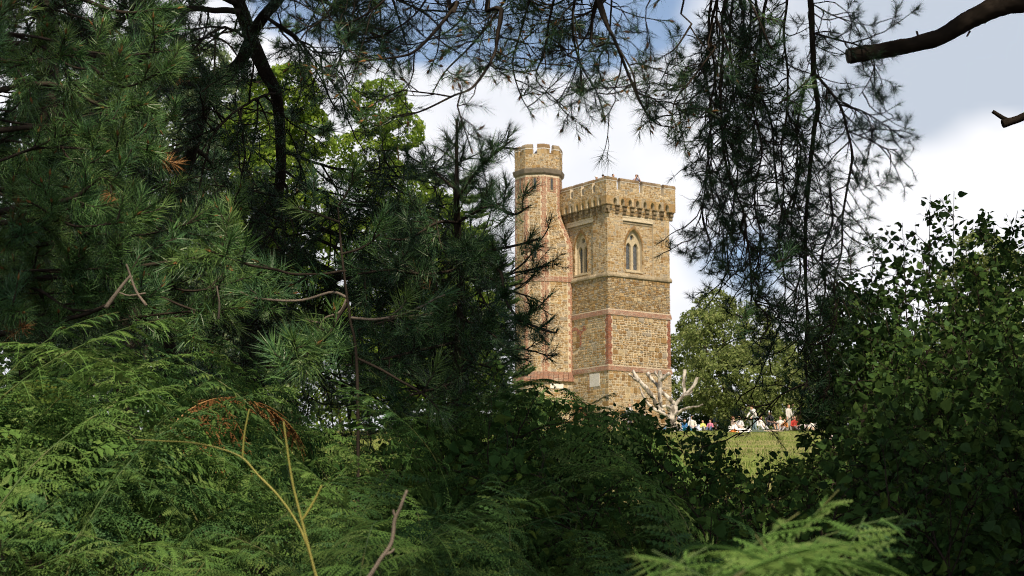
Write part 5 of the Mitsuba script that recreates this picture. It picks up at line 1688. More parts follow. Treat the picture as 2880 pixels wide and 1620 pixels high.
for i_ in range(80):
    GAPS.append((P(rng.uniform(-40, 900), rng.uniform(800, 1440), rng.uniform(2.6, 4.8)), rng.uniform(.0, .09)))
for i_ in range(40):
    GAPS.append((P(rng.uniform(2230, 2600), rng.uniform(560, 1350), rng.uniform(6, 9.5)), rng.uniform(.03, .12)))
for i_ in range(14):
    GAPS.append((P(rng.uniform(880, 1290), rng.uniform(380, 930), rng.uniform(5.6, 6.6)), rng.uniform(.03, .10)))
for i_ in range(40):
    GAPS.append((P(rng.uniform(0, 760), rng.uniform(20, 820), rng.uniform(4.4, 8.5)), rng.uniform(.0, .08)))
for _ in range(45):
    GAPS.append((P(rng.uniform(-50, 900), rng.uniform(60, 1440), rng.uniform(2.6, 6.5)), rng.uniform(.0, .04)))
for _ in range(60):
    GAPS.append((P(rng.uniform(1200, 2600), rng.uniform(560, 1440), rng.uniform(2.5, 9)), rng.uniform(.0, .09)))
GP, GR = np.array([g_ for g_, _ in GAPS]), np.array([(r_ * .42 + .08 if r_ > .105 else .08 + r_) for _, r_ in GAPS])


def crown_over(k, c, rx, ry, rz, n, holes=(), trunk=None):
    """Branch ends filling a flat crown round c."""
    done = tries = 0
    while done < n:
        p = rng.uniform(-1, 1, 3)
        if (p ** 2).sum() > 1:
            continue
        q = np.asarray(c) + p * [rx, ry, rz]
        if any(((q[:2] - np.array(h[:2])) ** 2).sum() < h[2] ** 2 for h in holes):
            continue
        az, tilt, size = math.atan2(p[1] * ry, p[0] * rx) + rng.normal(0, .7), rng.normal(.1, .3), rng.uniform(.8, 1.25)
        ax = np.array([math.cos(az) * math.cos(tilt), math.sin(az) * math.cos(tilt), math.sin(tilt)]) * size
        a = q + np.array([.15, .5, .85, 1.2])[:, None] * ax
        if (np.linalg.norm(np.cross(a[:, None] - GP, SUN), axis=2) < GR).any():
            tries += 1
            if tries > 12 * n:
                break
            continue
        if q[2] < EYE[2] + max(q[1], 0) * .335 + 1.3 and q[1] > -.5:
            continue
        spray(k, 'crown', q, az, tilt, size, rng.normal(0, .5))
        done += 1
    labels[k + '__crown'] = {'kind': 'stuff'}


CROWNS = True
if CROWNS:
    crown_over(mid, (1.3, -3.3, 7.6), 3.8, 3.6, 2.0, 620)
    crown_over(mid, (1.2, 1.6, 8.2), 2.6, 2.4, 1.6, 330)
    crown_over(big, (3.4, 7.0, 10.2), 4.4, 4.6, 2.2, 760)
    crown_over(near, (-2.7, 5.2, 8.6), 3.2, 3.6, 1.9, 400)
    crown_over(pine, (-1.2, 10.0, 8.6), 3.4, 3.2, 1.8, 330)
    # one more pine behind the camera to the right
    back = key('pine_tree')
    labels[back] = {'label': 'pine standing beside the path, out of the picture at the right', 'category': 'tree'}
    gb = np.array([4.6, -.4, -.2])
    m = MB()
    m.add(*bark_tube([gb, gb + [.1, 0, 3], gb + [0, .1, 6], gb + [.1, 0, 10]], [.24, .2, .17, .07], 40))
    scene[back + '__trunk'] = m.shape('mat_pine_bark', True)
    crown_over(back, (4.2, .4, 8.6), 3.8, 3.6, 2.0, 480)

# the wood round the camera: broadleaf trees and tall shrubs beyond both sides of the picture and behind it
for i, (x, y, w, h) in enumerate([(-8, -2, 3.6, 7.5), (9.5, -3, 3.8, 7.5), (10, 5, 3.6, 8), (-8.5, 6, 3.2, 8.5), (11, 13, 3.8, 7.5), (-11, 14, 4.2, 8)]):
    g = np.array([x, y, float(ground_z(x, y))])
    lb = [(g + [rng.uniform(-.6, .6) * w, rng.uniform(-.6, .6) * w, h * t], np.array([w * .62, w * .62, h * .20])) for t in (.18, .32, .46, .6, .72, .84)]
    far_tree('wood_tree', f'leafy tree of the wood outside the picture, {("left, level with the viewer", "right, just behind the viewer", "right, level with the big pine", "left, beyond the near pine", "far right beyond the saplings", "far left beyond the pines")[i]}', g, lb, 7000, .30, 'mat_dark_leaf', .16, gscale=1.2, gap=.30, shell=.5, seed=70 + i)

# darker pines standing in the wood behind the forked one
for j, (px, d, hgt, n, lab) in enumerate([(60, 17, 8.5, 90, 'dim pine deep in the wood at the left edge'), (300, 20, 9.5, 70, 'dim pine deep in the wood behind the forked trunk'), (-250, 14, 9, 60, 'dim pine standing just outside the left edge')]):
    k = key('pine_tree')
    labels[k] = {'label': lab, 'category': 'tree'}
    gb = G(px, d)
    m = MB()
    m.add(*bark_tube([gb, gb + [.1, 0, hgt * .35], gb + [0, .1, hgt * .7], gb + [.1, 0, hgt]], [.16, .13, .10, .03], 40))
    scene[k + '__trunk'] = m.shape('mat_pine_bark', True)
    for i in range(n):
        t = rng.uniform(.12, 1)
        a = rng.uniform(0, 2 * math.pi)
        r = rng.uniform(.1, 1.9) * (1.15 - t)
        spray(k, 'crown', gb + [r * math.cos(a), r * math.sin(a), t * hgt], a + rng.normal(0, .3), rng.normal(-.05, .25), rng.uniform(.8, 1.3), rng.normal(0, .4))
    labels[k + '__crown'] = {'kind': 'stuff'}

# ------------------------------------------------------------------ bracken
scene['mat_frond'] = leafy(leaf_col([(.075, .15, .045), (.095, .17, .045), (.060, .13, .042), (.12, .19, .055), (.075, .155, .065)]), .5, .38, 1.45)
scene['mat_frond_lime'] = leafy(leaf_col([(.11, .21, .055), (.135, .23, .06), (.095, .19, .05), (.155, .24, .075)]), .6, .38, 1.45)
scene['mat_frond_blue'] = leafy(leaf_col([(.055, .125, .044), (.065, .14, .045), (.045, .11, .04), (.075, .15, .05)]), .5, .36, 1.45)
scene['mat_frond_yellow'] = leafy(leaf_col([(.12, .17, .035), (.15, .18, .04), (.10, .16, .035), (.18, .17, .045)]), .8, .45, 1.4)
scene['mat_frond_brown'] = leafy(leaf_col([(.15, .075, .03), (.19, .10, .04), (.11, .055, .025), (.22, .13, .055)]), .5, .6, 1.35)
scene['mat_stalk'] = princ(lambda p, n, uv: mix(mix((.13, .15, .04), (.055, .10, .028), uv.y), mi.Color3f(.15, .10, .04), .35 * smoothstep(.5, .7, fbm(p.x * 20, p.y * 20, p.z * 6, 3))), .5, .3)
scene['mat_yellow_stalk'] = princ(lambda p, n, uv: mix((.17, .19, .035), (.30, .27, .07), fbm(p.x * 20, p.y * 20, p.z * 6, 3)), .45, .4)
scene['mat_stalk_brown'] = princ(lambda p, n, uv: mix((.20, .11, .04), (.34, .20, .08), fbm(p.x * 20, p.y * 20, p.z * 6, 3)), .5, .4)


def pinnules(org, dx, nz, L, W, lobes):
    """Lobed leaflets: org (n,3) where each starts, dx along it, nz its upper side; L (n,) long, W (n,) wide to a side."""
    n = len(org)
    dy = np.cross(nz, dx)
    L, W = L[:, None], W[:, None]
    if lobes < 2:
        tip = org + dx * L - nz * L * .10
        a = org + dx * L * .38
        v = np.stack([org, a + dy * W, tip, a - dy * W], 1).reshape(-1, 3)
        f = np.array([[0, 3, 2], [0, 2, 1]])
        return v, (f[None] + 4 * np.arange(n)[:, None, None]).reshape(-1, 3), 4
    pts, faces = [], []
    k = 0
    # midrib points 0..lobes, then each lobe's tip on both sides
    for j in range(lobes + 1):
        t = j / lobes
        pts.append(org + dx * L * t - nz * L * .16 * t * t)
    for sd in (1, -1):
        for j in range(lobes):
            t = (j + .5) / lobes
            w = W * 1.12 * (1 - .85 * ((j + .2) / lobes) ** 1.7)
            pts.append(org + dx * L * min(t + .12 / lobes, 1) + sd * dy * w - nz * (L * .16 * t * t + w * .16))
    for s_, sd in enumerate((1, -1)):
        for j in range(lobes):
            tp = lobes + 1 + s_ * lobes + j
            faces.append([j, j + 1, tp] if sd > 0 else [j, tp, j + 1])
    v = np.stack(pts, 1)
    kk = v.shape[1]
    return v.reshape(-1, 3), (np.array(faces)[None] + kk * np.arange(n)[:, None, None]).reshape(-1, 3), kk


def frond(seed, fine=True, stipe=.75, blade=.85, arch=1.2, droop=.5, npin=16, wide=.36, lobes=6):
    """Parts of one bracken frond rising from the origin and arching towards +x."""
    r = np.random.default_rng(seed)
    n = 40
    ls = np.linspace(0, stipe + blade, n)
    ang = np.where(ls < stipe, .10 + .18 * (ls / stipe) ** 2, .28 + arch * np.maximum((ls - stipe) / blade, 0) ** .8 + .10 * np.sin(ls * 9 + r.uniform(0, 6)))
    ds = ls[1] - ls[0]
    x = np.concatenate([[0], np.cumsum(np.sin(ang[:-1]) * ds)])
    z = np.concatenate([[0], np.cumsum(np.cos(ang[:-1]) * ds)])
    y = .05 * np.sin(ls * 3.2 + r.uniform(0, 6)) * ls
    ang0 = ang
    c = np.stack([x, y, z], 1)
    st = MB()
    v_, f_ = tubes(c, np.interp(ls, [0, stipe, stipe + blade], [.0034, .0024, .0007]), 6)
    st.add(v_, f_, np.repeat(np.stack([np.full(n, r.random()), np.clip(ls / (stipe + .3 * blade), 0, 1)], 1), 6, 0))
    parts = []
    npn = (19 if wide < .3 else 24) if fine else 13
    for k in range(npin):
        t = (k + .15) / npin
        s = stipe + blade * (1 - (1 - t) ** 1.35) * .985
        t = (s - stipe) / blade
        i = min(int(s / ds), n - 2)
        f = s / ds - i
        p = c[i] * (1 - f) + c[i + 1] * f
        tg = unit(c[i + 1] - c[i])
        side = np.array([0, 1.0, 0])
        nz = unit(np.cross(tg, side))                   # upper side of the blade
        nz = nz if nz[2] > 0 or abs(nz[2]) < .2 else -nz
        PL = wide * (1 - t) ** .85 * (1.0 if k else .92) * r.uniform(.78, 1.12) + .022
        for sd in (1, -1):
            m = MB()
            out = unit(side * sd + tg * (.30 + .35 * t) + nz * r.uniform(-.25, .45) + tg * r.uniform(-.12, .12))
            dr_ = droop * r.uniform(.35, 1.8)
            q = 9
            u = np.linspace(0, 1, q)
            pc = p + out * (u * PL)[:, None] - np.array([0, 0, 1.0]) * (dr_ * PL * .55 * u ** 2)[:, None] + tg * (.10 * PL * u ** 2)[:, None]
            m.add(*tubes(pc, np.linspace(.0013, .0005, q), 3), uv=(.1, .9))
            if PL < .085 and lobes > 1:                 # towards the tip a pinna is one lobed blade
                d2 = unit(out + tg * .25 - np.array([0, 0, .25 * dr_]))[None]
                nl = unit(nz - (nz @ d2[0]) * d2[0])[None]
                v, fc, per = pinnules(p[None], d2, nl, np.array([PL]), np.array([.17 * PL + .0015]), max(lobes + 2, 6))
                m.add(v, fc, np.repeat(np.array([[r.random(), np.clip(.55 + r.normal(0, .15), 0, 1)]]), per, 0))
                parts.append(m)
                continue
            kk = max(4, int(round(npn * (PL / wide) ** .6)))
            tt = (np.arange(kk) + .35) / kk
            ii = np.minimum((tt * (q - 1)).astype(int), q - 2)
            ff = (tt * (q - 1) - ii)[:, None]
            o = pc[ii] * (1 - ff) + pc[ii + 1] * ff
            tx = unit(pc[ii + 1] - pc[ii])
            nn_ = unit(nz + r.normal(0, .24, (kk, 3)) + .25 * np.array([0, 0, 1.0]))
            sp = PL / kk
            PLn = np.clip(PL * .17, .010, .048) * (1 - tt ** 2.2) ** .8 + .006
            for s2 in (1, -1):
                d2 = unit(np.cross(nn_, tx) * s2 + tx * r.uniform(.2, .65, (kk, 1)) - np.array([0, 0, .22]) + r.normal(0, .08, (kk, 3)))
                nl = unit(nn_ - (nn_ * d2).sum(1, keepdims=True) * d2)
                v, fc, per = pinnules(o, d2, nl, PLn * r.uniform(.68, 1.2, kk), np.minimum(PLn * .24, sp * .46) * np.ones(kk), lobes if PL > .10 else min(lobes, 3))
                m.add(v, fc, np.repeat(np.stack([np.full(kk, r.random()), np.clip(.5 + r.normal(0, .18, kk), 0, 1)], 1), per, 0))
            parts.append(m)
    return st, parts, c


# variants: (seed, fine, stipe, blade, arch, droop, material)
VAR, CURVE = [], {}


def variant(name, mat, stalk='mat_stalk', **kw):
    st, parts, CURVE[name] = frond(**kw)
    g = {'type': 'shapegroup', 'stem': st.shape(stalk, True)}
    for i, m in enumerate(parts):
        g['pinna' if i == 0 else f'pinna_{i:03d}'] = m.shape(mat)
    scene[name] = g
    VAR.append(name)
    return name


fineG = [variant(f'frond_fine_{i}', ('mat_frond_lime', 'mat_frond', 'mat_frond_lime', 'mat_frond')[i], seed=40 + i, fine=True, stipe=s, blade=b, arch=a, droop=d, wide=w) for i, (s, b, a, d, w) in enumerate([(1.0, .55, 1.4, 1.0, .165), (1.05, .5, 1.1, 1.3, .15), (.95, .6, 1.7, .8, .175), (1.05, .45, .8, 1.1, .15)])]
middleG = [variant(f'frond_middle_{i}', ('mat_frond_lime', 'mat_frond', 'mat_frond_blue')[i], seed=50 + i, fine=True, lobes=3, stipe=s, blade=b, arch=a, droop=d, wide=w) for i, (s, b, a, d, w) in enumerate([(1.0, .55, 1.3, 1.0, .17), (1.05, .5, 1.0, 1.2, .155), (.95, .6, 1.6, .8, .18)])]
coarse = [variant(f'frond_far_{i}', ('mat_frond', 'mat_frond_blue', 'mat_frond_lime')[i], seed=60 + i, fine=False, lobes=1, stipe=s, blade=b, arch=a, droop=d, wide=w) for i, (s, b, a, d, w) in enumerate([(.95, .6, 1.2, .9, .20), (1.0, .55, .9, 1.1, .18), (.9, .65, 1.6, .8, .20)])]
yellow = [variant('frond_yellow_0', 'mat_frond_yellow', seed=81, fine=True, lobes=4, stipe=.8, blade=.6, arch=1.9, droop=.9, wide=.20)]
brown = [variant('frond_brown_0', 'mat_frond_brown', 'mat_stalk_brown', seed=91, fine=True, lobes=4, stipe=.8, blade=.45, arch=2.3, droop=1.6, wide=.16)]


def bracken(names, pos, az, s, lean=0., label=None, group=None, leanaz=0.):
    k = key('bracken_fern')
    t = T().translate(np.asarray(pos, float).tolist()).rotate([math.cos(leanaz), math.sin(leanaz), 0], math.degrees(lean)).rotate([0, 0, 1], math.degrees(az)).scale(float(s))
    scene[k] = {'type': 'instance', 'to_world': t, 'g': {'type': 'ref', 'id': names[rng.integers(len(names))]}}
    labels[k] = {'label': label, 'category': 'fern'}
    if group:
        labels[k]['group'] = group
    return k


def where(px, d, near, far):
    col = ['at the left edge', 'left of the forked pine', 'below the forked pine', 'below the young pine', 'left of the stair turret', 'below the stair turret', 'below the tower', 'below the dead tree', 'below the lawn']
    tier = 'front' if d < near else 'rear' if d > far else 'middle'
    return tier, col[int(np.clip((px + 130) / 215, 0, 8))]


FROND_PX = {}


def stand(n, pxr, dr_, toprow, names, label, group, jitter=60, azr=(0, 2 * math.pi), low=0.):
    """n fronds between distances dr_, whose tops reach about the height seen at toprow(px)."""
    for i in range(n):
        d = rng.uniform(*dr_)
        px = rng.uniform(*pxr)
        g = G(px, d)
        ztop = P(px, toprow(px) + abs(rng.normal(0, jitter * 1.6)) + low * rng.random(), d)[2]
        h = np.clip(ztop - g[2], .45, 2.3)
        nm = names[rng.integers(len(names))]
        az = rng.uniform(-.7, 3.85) if d < 3.6 else rng.uniform(*azr)
        # the variants stand about 1.25 m tall
        s = h / (CURVE[nm][:, 2].max() + .05)
        ti, wh = where(px, d, dr_[0] + (dr_[1] - dr_[0]) / 3, dr_[1] - (dr_[1] - dr_[0]) / 3)
        lb = f'{label}, {ti} rank, {wh}'
        gp = f'{group}, {ti} rank {wh}'
        k = FROND_PX.setdefault(gp, []).append(px) or bracken([nm], g - np.array([math.cos(az), math.sin(az), 0]) * .45 * s, az, s, float(np.clip(rng.normal(0, .24), -.4, .4)), lb, gp, math.pi / 2 + rng.normal(0, .4))


topL = lambda px: float(np.interp(px, [-200, 0, 150, 260, 400, 520, 620, 800, 1000, 1200], [900, 880, 840, 800, 815, 870, 960, 1020, 1080, 1140]))
topC = lambda px: float(np.interp(px, [900, 1100, 1180, 1250, 1330, 1420, 1500, 1560, 1620, 1750], [1030, 965, 925, 905, 935, 1000, 1040, 1040, 1080, 1120]))
topF = lambda px: float(np.interp(px, [-100, 0, 100, 300, 500, 800, 1000, 1200, 1400, 1600, 1750], [1090, 1130, 1140, 1200, 1180, 1190, 1200, 1230, 1260, 1310, 1350]))
topR = lambda px: float(np.interp(px, [1500, 1700, 1850, 2000, 2100, 2200, 2350, 2600], [1390, 1350, 1300, 1250, 1240, 1290, 1340, 1430]))
stand(66, (-120, 760), (3.6, 5.6), topL, coarse, 'bracken frond, lower left thicket', 'bracken fronds at lower left', 50)
stand(40, (-120, 800), (3.3, 4.4), lambda p: topL(p) + 90, middleG, 'bracken frond, lower left thicket', 'bracken fronds at lower left', 70)
stand(38, (900, 1640), (4.8, 7.0), topC, coarse, 'shaded bracken frond, middle distance', 'bracken fronds in the middle', 40)
stand(34, (-100, 900), (2.8, 3.9), topF, fineG, 'near bracken frond along the bottom', 'bracken fronds along the bottom', 60)
stand(34, (800, 1700), (2.9, 4.4), topF, middleG, 'near bracken frond along the bottom', 'bracken fronds along the bottom', 60)
stand(24, (800, 1720), (3.8, 5.0), lambda p: 1120. + 60 * (p > 1450), coarse, 'shaded bracken frond, middle distance', 'bracken fronds in the middle', 50)
upright = [variant(f'frond_upright_{i}', 'mat_frond_lime', seed=70 + i, fine=True, npin=20, stipe=s_, blade=b_, arch=a_, droop=d_, wide=w_) for i, (s_, b_, a_, d_, w_) in enumerate([(.8, .8, .55, .5, .34), (.75, .85, .85, .35, .34)])]


def bracken_to(names, tip, d, az, lab, lean=0.):
    """A frond rooted in the ground whose top comes to the place seen at tip, d metres ahead."""
    nm = names[0]
    c = CURVE[nm]
    t = P(tip[0], tip[1], d)
    g = float(ground_z(t[0], d))
    e = c[int(c[:, 2].argmax())]                        # the highest point of the arch
    s = (t[2] - g) / e[2]
    xy = s * np.array([math.cos(az) * e[0] - math.sin(az) * e[1], math.sin(az) * e[0] + math.cos(az) * e[1]])
    return bracken([nm], [t[0] - xy[0], t[1] - xy[1], g], az, s, 0., lab)


# single fronds that stand out
for px, py, d, az, names, lab in [
    (2110, 1232, 1.55, .20, upright[:1], 'bright sunlit bracken frond rising to the right at bottom right'),
    (2010, 1290, 1.45, .7, upright[1:], 'sunlit bracken frond just behind the brightest one at bottom right'),
    (1640, 1385, 1.20, 2.8, upright[1:], 'out-of-focus sunlit bracken frond at the bottom edge, right of centre'),
    (1700, 1400, 1.15, .2, upright[:1], 'second blurred frond at the bottom edge, in front of the out-of-focus one'),
    (1900, 1345, 1.35, 2.5, upright[:1], 'pale green bracken frond at the bottom, pointing left below the brightest one'),
    (1990, 1400, 1.2, .9, fineG[2:3], 'blurred bracken frond at the bottom edge below the brightest one'),
    (1790, 1370, 1.25, .5, upright[1:], 'blurred pale green bracken frond at the bottom edge left of the brightest one'),
    (2260, 1300, 1.60, .1, fineG[1:2], 'bracken frond arching down to the right in the bottom right corner'),
    (2175, 1300, 1.5, 1.2, upright[:1], 'small upright bracken frond right of the brightest one'),
    (2290, 1290, 1.9, .4, fineG[3:], 'shaded bracken frond arching over near the bottom right corner'),
    (90, 1130, 3.0, .1, fineG[:1], 'sunlit bracken frond arching in from the left edge with hanging leaflets'),
    (40, 1290, 2.8, -.1, fineG[1:2], 'lower sunlit bracken frond at the left edge'),
    (150, 1260, 2.9, .5, fineG[3:], 'bracken frond tip at the left edge under the arching one'),
    (470, 800, 3.60, .1, fineG[:1], 'bracken frond arching right at the top of the lower left thicket'),
    (300, 785, 3.9, .3, fineG[1:2], 'highest bracken frond of the lower left thicket'),
    (560, 930, 3.4, .0, fineG[3:], 'bracken frond arching right beside the bright pine tuft'),
    (1420, 1250, 2.9, .1, fineG[:1], 'bracken frond arching right across the bottom centre'),
    (1330, 1225, 2.8, .2, fineG[1:2], 'bracken frond behind the arching one at bottom centre'),
    (1180, 1290, 2.9, 3.0, fineG[3:], 'bracken frond pointing left at bottom centre'),
    (590, 1000, 4.4, .9, brown, 'withered brown bracken frond among the green at left'),
    (100, 970, 4.2, 1.4, yellow, 'yellow-tipped bracken frond near the left edge'),
    (1550, 985, 6.3, .2, coarse[1:2], 'small bracken frond showing against the tower foot'),
]:
    bracken_to(names, (px, py), d, az, lab)
# the bent yellow stalk and bare sticks
m = MB()
m.add(*tubes(catmull(pp([(340, 1106, 2.6), (400, 1109), (500, 1116), (600, 1146), (650, 1196), (707, 1256), (760, 1340), (800, 1460)], 2.6), 40), np.interp(np.linspace(0, 1, 40), [0, .5, 1], [.0006, .0014, .0016]) * (1 + .18 * np.sin(np.arange(40) * 1.9) ** 8 + rng.normal(0, .05, 40)), 9))
m.add(*tubes(catmull(pp([(610, 1150), (615, 1090), (627, 1029)], 2.6), 12), np.linspace(.0015, .0010, 12), 7))
put('fern_stalk', m.shape('mat_yellow_stalk', True), 'bent yellow fern stalk arching across the lower left', 'stalk')
m = MB()
m.add(*tubes(catmull(pp([(713, 1060), (733, 1199), (753, 1286), (800, 1470)], 2.0), 30), np.linspace(.0008, .0015, 30), 8))
m.add(*tubes(catmull(pp([(760, 1310), (790, 1260), (810, 1220)], 2.0), 10), np.linspace(.0014, .0009, 10), 6))
put('fern_stalk', m.shape('mat_yellow_stalk', True), 'upright yellow-green fern stalk in the lower left', 'stalk')
c = catmull(pp([(1024, 1233), (1005, 1280), (992, 1310), (984, 1366), (955, 1410), (925, 1455), (880, 1500)], 2.1), 36)
m = MB()
v, f = tubes(c, np.linspace(.0017, .0028, 36), 9)
m.add(v + .0012 * (meshkit.fbm(v * 60, 2)[:, None] - .5), f)
m.add(*tubes(catmull(pp([(968, 1396), (985, 1388), (992, 1380)], 2.1), 8), np.linspace(.0016, .0012, 8), 6))
m.add(*tubes(catmull(pp([(994, 1300), (990, 1288), (990, 1282)], 2.1), 6), np.linspace(.0016, .0012, 6), 6))
put('bare_stick', m.shape('mat_pale_twig', True), 'bare pale stick standing at the bottom, left of centre', 'stick')


# ------------------------------------------------------------------ leafy bushes
def leafy_bush(name, label, stems, leafmat, leaf, nleaf, cat='bush', wood='mat_pine_bark', twl=(.18, .42), wig=.12, hang=.5, group=None, nsub=16):
    """stems: list of polylines in the world. Leaves hang alternately along fine twigs."""
    k = key(name)
    W = MB()
    LP, LN, LD = [], [], []
    woods = {}
    for c, r0 in stems:
        woods.setdefault(len(c), []).append((c, np.linspace(r0, .0012, len(c))))
        n = len(c)
        m_ = int(nleaf * .6 * np.linalg.norm(np.diff(c, axis=0), axis=1).sum())
        u = (1 - .62 * rng.random(m_)) * (n - 1.001)
        ii = u.astype(int)
        LP.append(c[ii] + (c[ii + 1] - c[ii]) * (u - ii)[:, None])
        LD.append(unit(c[ii + 1] - c[ii]))
        for j in range(nsub):
            t = .18 + .82 * (j + rng.random()) / nsub
            i = min(int(t * (n - 1)), n - 2)
            tg = unit(c[i + 1] - c[i])
            d = unit(tg * .8 + unit(np.cross(tg, rand_unit())) * .9 + [0, 0, .2])
            L = rng.uniform(*twl) * (1.25 - .75 * t)
            q = wander(c[i], d, L, 7, wig, (0, 0, -.15))
            woods.setdefault(7, []).append((q, np.linspace(r0 * .35, .0006, 7)))
            subs = [q]
            for _ in range(3):
                a = rng.integers(1, 6)
                q2 = wander(q[a], unit(q[min(a + 1, 6)] - q[a - 1]) + rand_unit() * .8, L * rng.uniform(.3, .6), 5, wig, (0, 0, -.25))
                woods.setdefault(5, []).append((q2, np.linspace(.0012, .0005, 5)))
                subs.append(q2)
            for s in subs:
                m_ = max(2, int(nleaf * np.linalg.norm(np.diff(s, axis=0), axis=1).sum()))
                u = rng.uniform(.15, 1, m_) * (len(s) - 1.001)
                ii = u.astype(int)
                fr = (u - ii)[:, None]
                LP.append(s[ii] * (1 - fr) + s[ii + 1] * fr)
                LD.append(unit(s[ii + 1] - s[ii]))
    for n, lst in woods.items():
        P_, R_ = np.array([a for a, _ in lst]), np.array([b for _, b in lst])
        W.add(*tubes(P_, R_, 5 if n > 8 else 3))
    scene[k + '__stem'] = W.shape(wood, True)
    p, d = np.vstack(LP), np.vstack(LD)
    n = len(p)
    o = unit(np.cross(d, rand_unit(n)))
    ax = unit(o + d * .4 + np.array([0, 0, -hang]) * rng.uniform(.3, 1.4, n)[:, None])
    nr = unit(np.cross(ax, rand_unit(n)) + [0, 0, .35])
    nr = unit(nr - (nr * ax).sum(1, keepdims=True) * ax)
    sz = leaf * np.clip(np.exp(rng.normal(-.08, .32, n)), .35, 1.6)[:, None]
    sd = np.cross(nr, ax)
    pet = p + ax * sz * .35
    fold = rng.uniform(-.05, .30, n)[:, None]
    # a birch-like blade: broad near the stalk, drawn out to a point
    def at(a, b, lift=0.):
        return pet + ax * sz * a + sd * sz * b + nr * sz * (abs(b) * fold + lift)
    v = np.stack([at(0, 0), at(.16, .34), at(.40, .36), at(.72, .17), at(1.02, 0, -.06), at(.72, -.17), at(.40, -.36), at(.16, -.34), at(.45, 0)], 1)
    f = np.array([[8, i, i + 1] for i in range(0, 7)] + [[8, 7, 0]])
    uv = np.stack([rng.random(n), np.clip(rng.normal(.5, .2, n), 0, 1)], 1)
    # the leaves that show largest are parts of their own
    dist = np.linalg.norm(p - EYE, axis=1)
    order = np.argsort(dist)
    one = order[:60]
    for q in one:
        m = MB()
        m.add(v[q], f, uv[q])
        scene[key(k + '__leaf')] = m.shape(leafmat)
    rest = order[60:]
    m = MB()
    m.add(v[rest].reshape(-1, 3), (f[None] + 9 * np.arange(len(rest))[:, None, None]).reshape(-1, 3), np.repeat(uv[rest], 9, 0))
    scene[k + '__foliage'] = m.shape(leafmat)
    labels[k] = {'label': label, 'category': cat}
    labels[k + '__foliage'] = {'kind': 'stuff'}
    if group:
        labels[k]['group'] = group
    return n


def bush_stems(specs, spread=.05):
    """[(px at foot, px at top, py at top, distance)] -> stems."""
    out = []
    for a, b, y, d in specs:
        g = G(a, d)
        t = P(b, y, d + rng.normal(0, .25))
        mid_ = (g + t) / 2 + rng.normal(0, .08, 3) + np.array([0, 0, .05])
        out.append((catmull([g, mid_, t], 16), .009))
    return out


nl = 0
nl += leafy_bush('birch_sapling', 'leafy birch sapling with airy top sprigs against the sky at right', bush_stems([(2280, 2340, 490, 9.0), (2330, 2400, 480, 9.1), (2300, 2270, 560, 8.8), (2360, 2330, 600, 9.3), (2250, 2200, 610, 9.2), (2320, 2290, 680, 8.6), (2400, 2450, 600, 9.2), (2260, 2170, 690, 9.0)]), 'mat_birch_leaf', .033, 38, 'sapling', nsub=24)
nl += leafy_bush('birch_sapling', 'dense birch sapling filling the right edge of the picture', bush_stems([(2500, 2500, 560, 8.4), (2540, 2560, 530, 8.6), (2480, 2450, 640, 8.2), (2560, 2600, 600, 8.3), (2460, 2400, 700, 8.0), (2520, 2540, 720, 8.0), (2600, 2640, 640, 8.2), (2440, 2360, 760, 8.1)]), 'mat_birch_leaf', .034, 54, 'sapling', nsub=32)
nl += leafy_bush('birch_sapling', 'low dark birch sapling left of the taller ones, over the lawn', bush_stems([(2200, 2120, 700, 8.6), (2180, 2090, 790, 8.5), (2220, 2180, 760, 8.4), (2160, 2070, 900, 8.3), (2230, 2210, 850, 8.0), (2150, 2110, 980, 8.0), (2280, 2240, 900, 7.6), (2190, 2160, 1020, 7.4)]), 'mat_birch_leaf', .034, 50, 'sapling', nsub=28)
nl += leafy_bush('birch_sapling', 'dark shaded birch sapling in the lower right corner', bush_stems([(2350, 2330, 880, 7.0), (2450, 2440, 850, 6.8), (2550, 2560, 860, 6.6), (2300, 2250, 1000, 6.6), (2400, 2390, 1020, 6.4), (2500, 2500, 1040, 6.2), (2250, 2200, 1130, 6.2), (2580, 2600, 1080, 6.0), (2350, 2310, 1160, 5.8), (2450, 2440, 1200, 5.6)]), 'mat_birch_leaf', .036, 52, 'sapling', nsub=30)
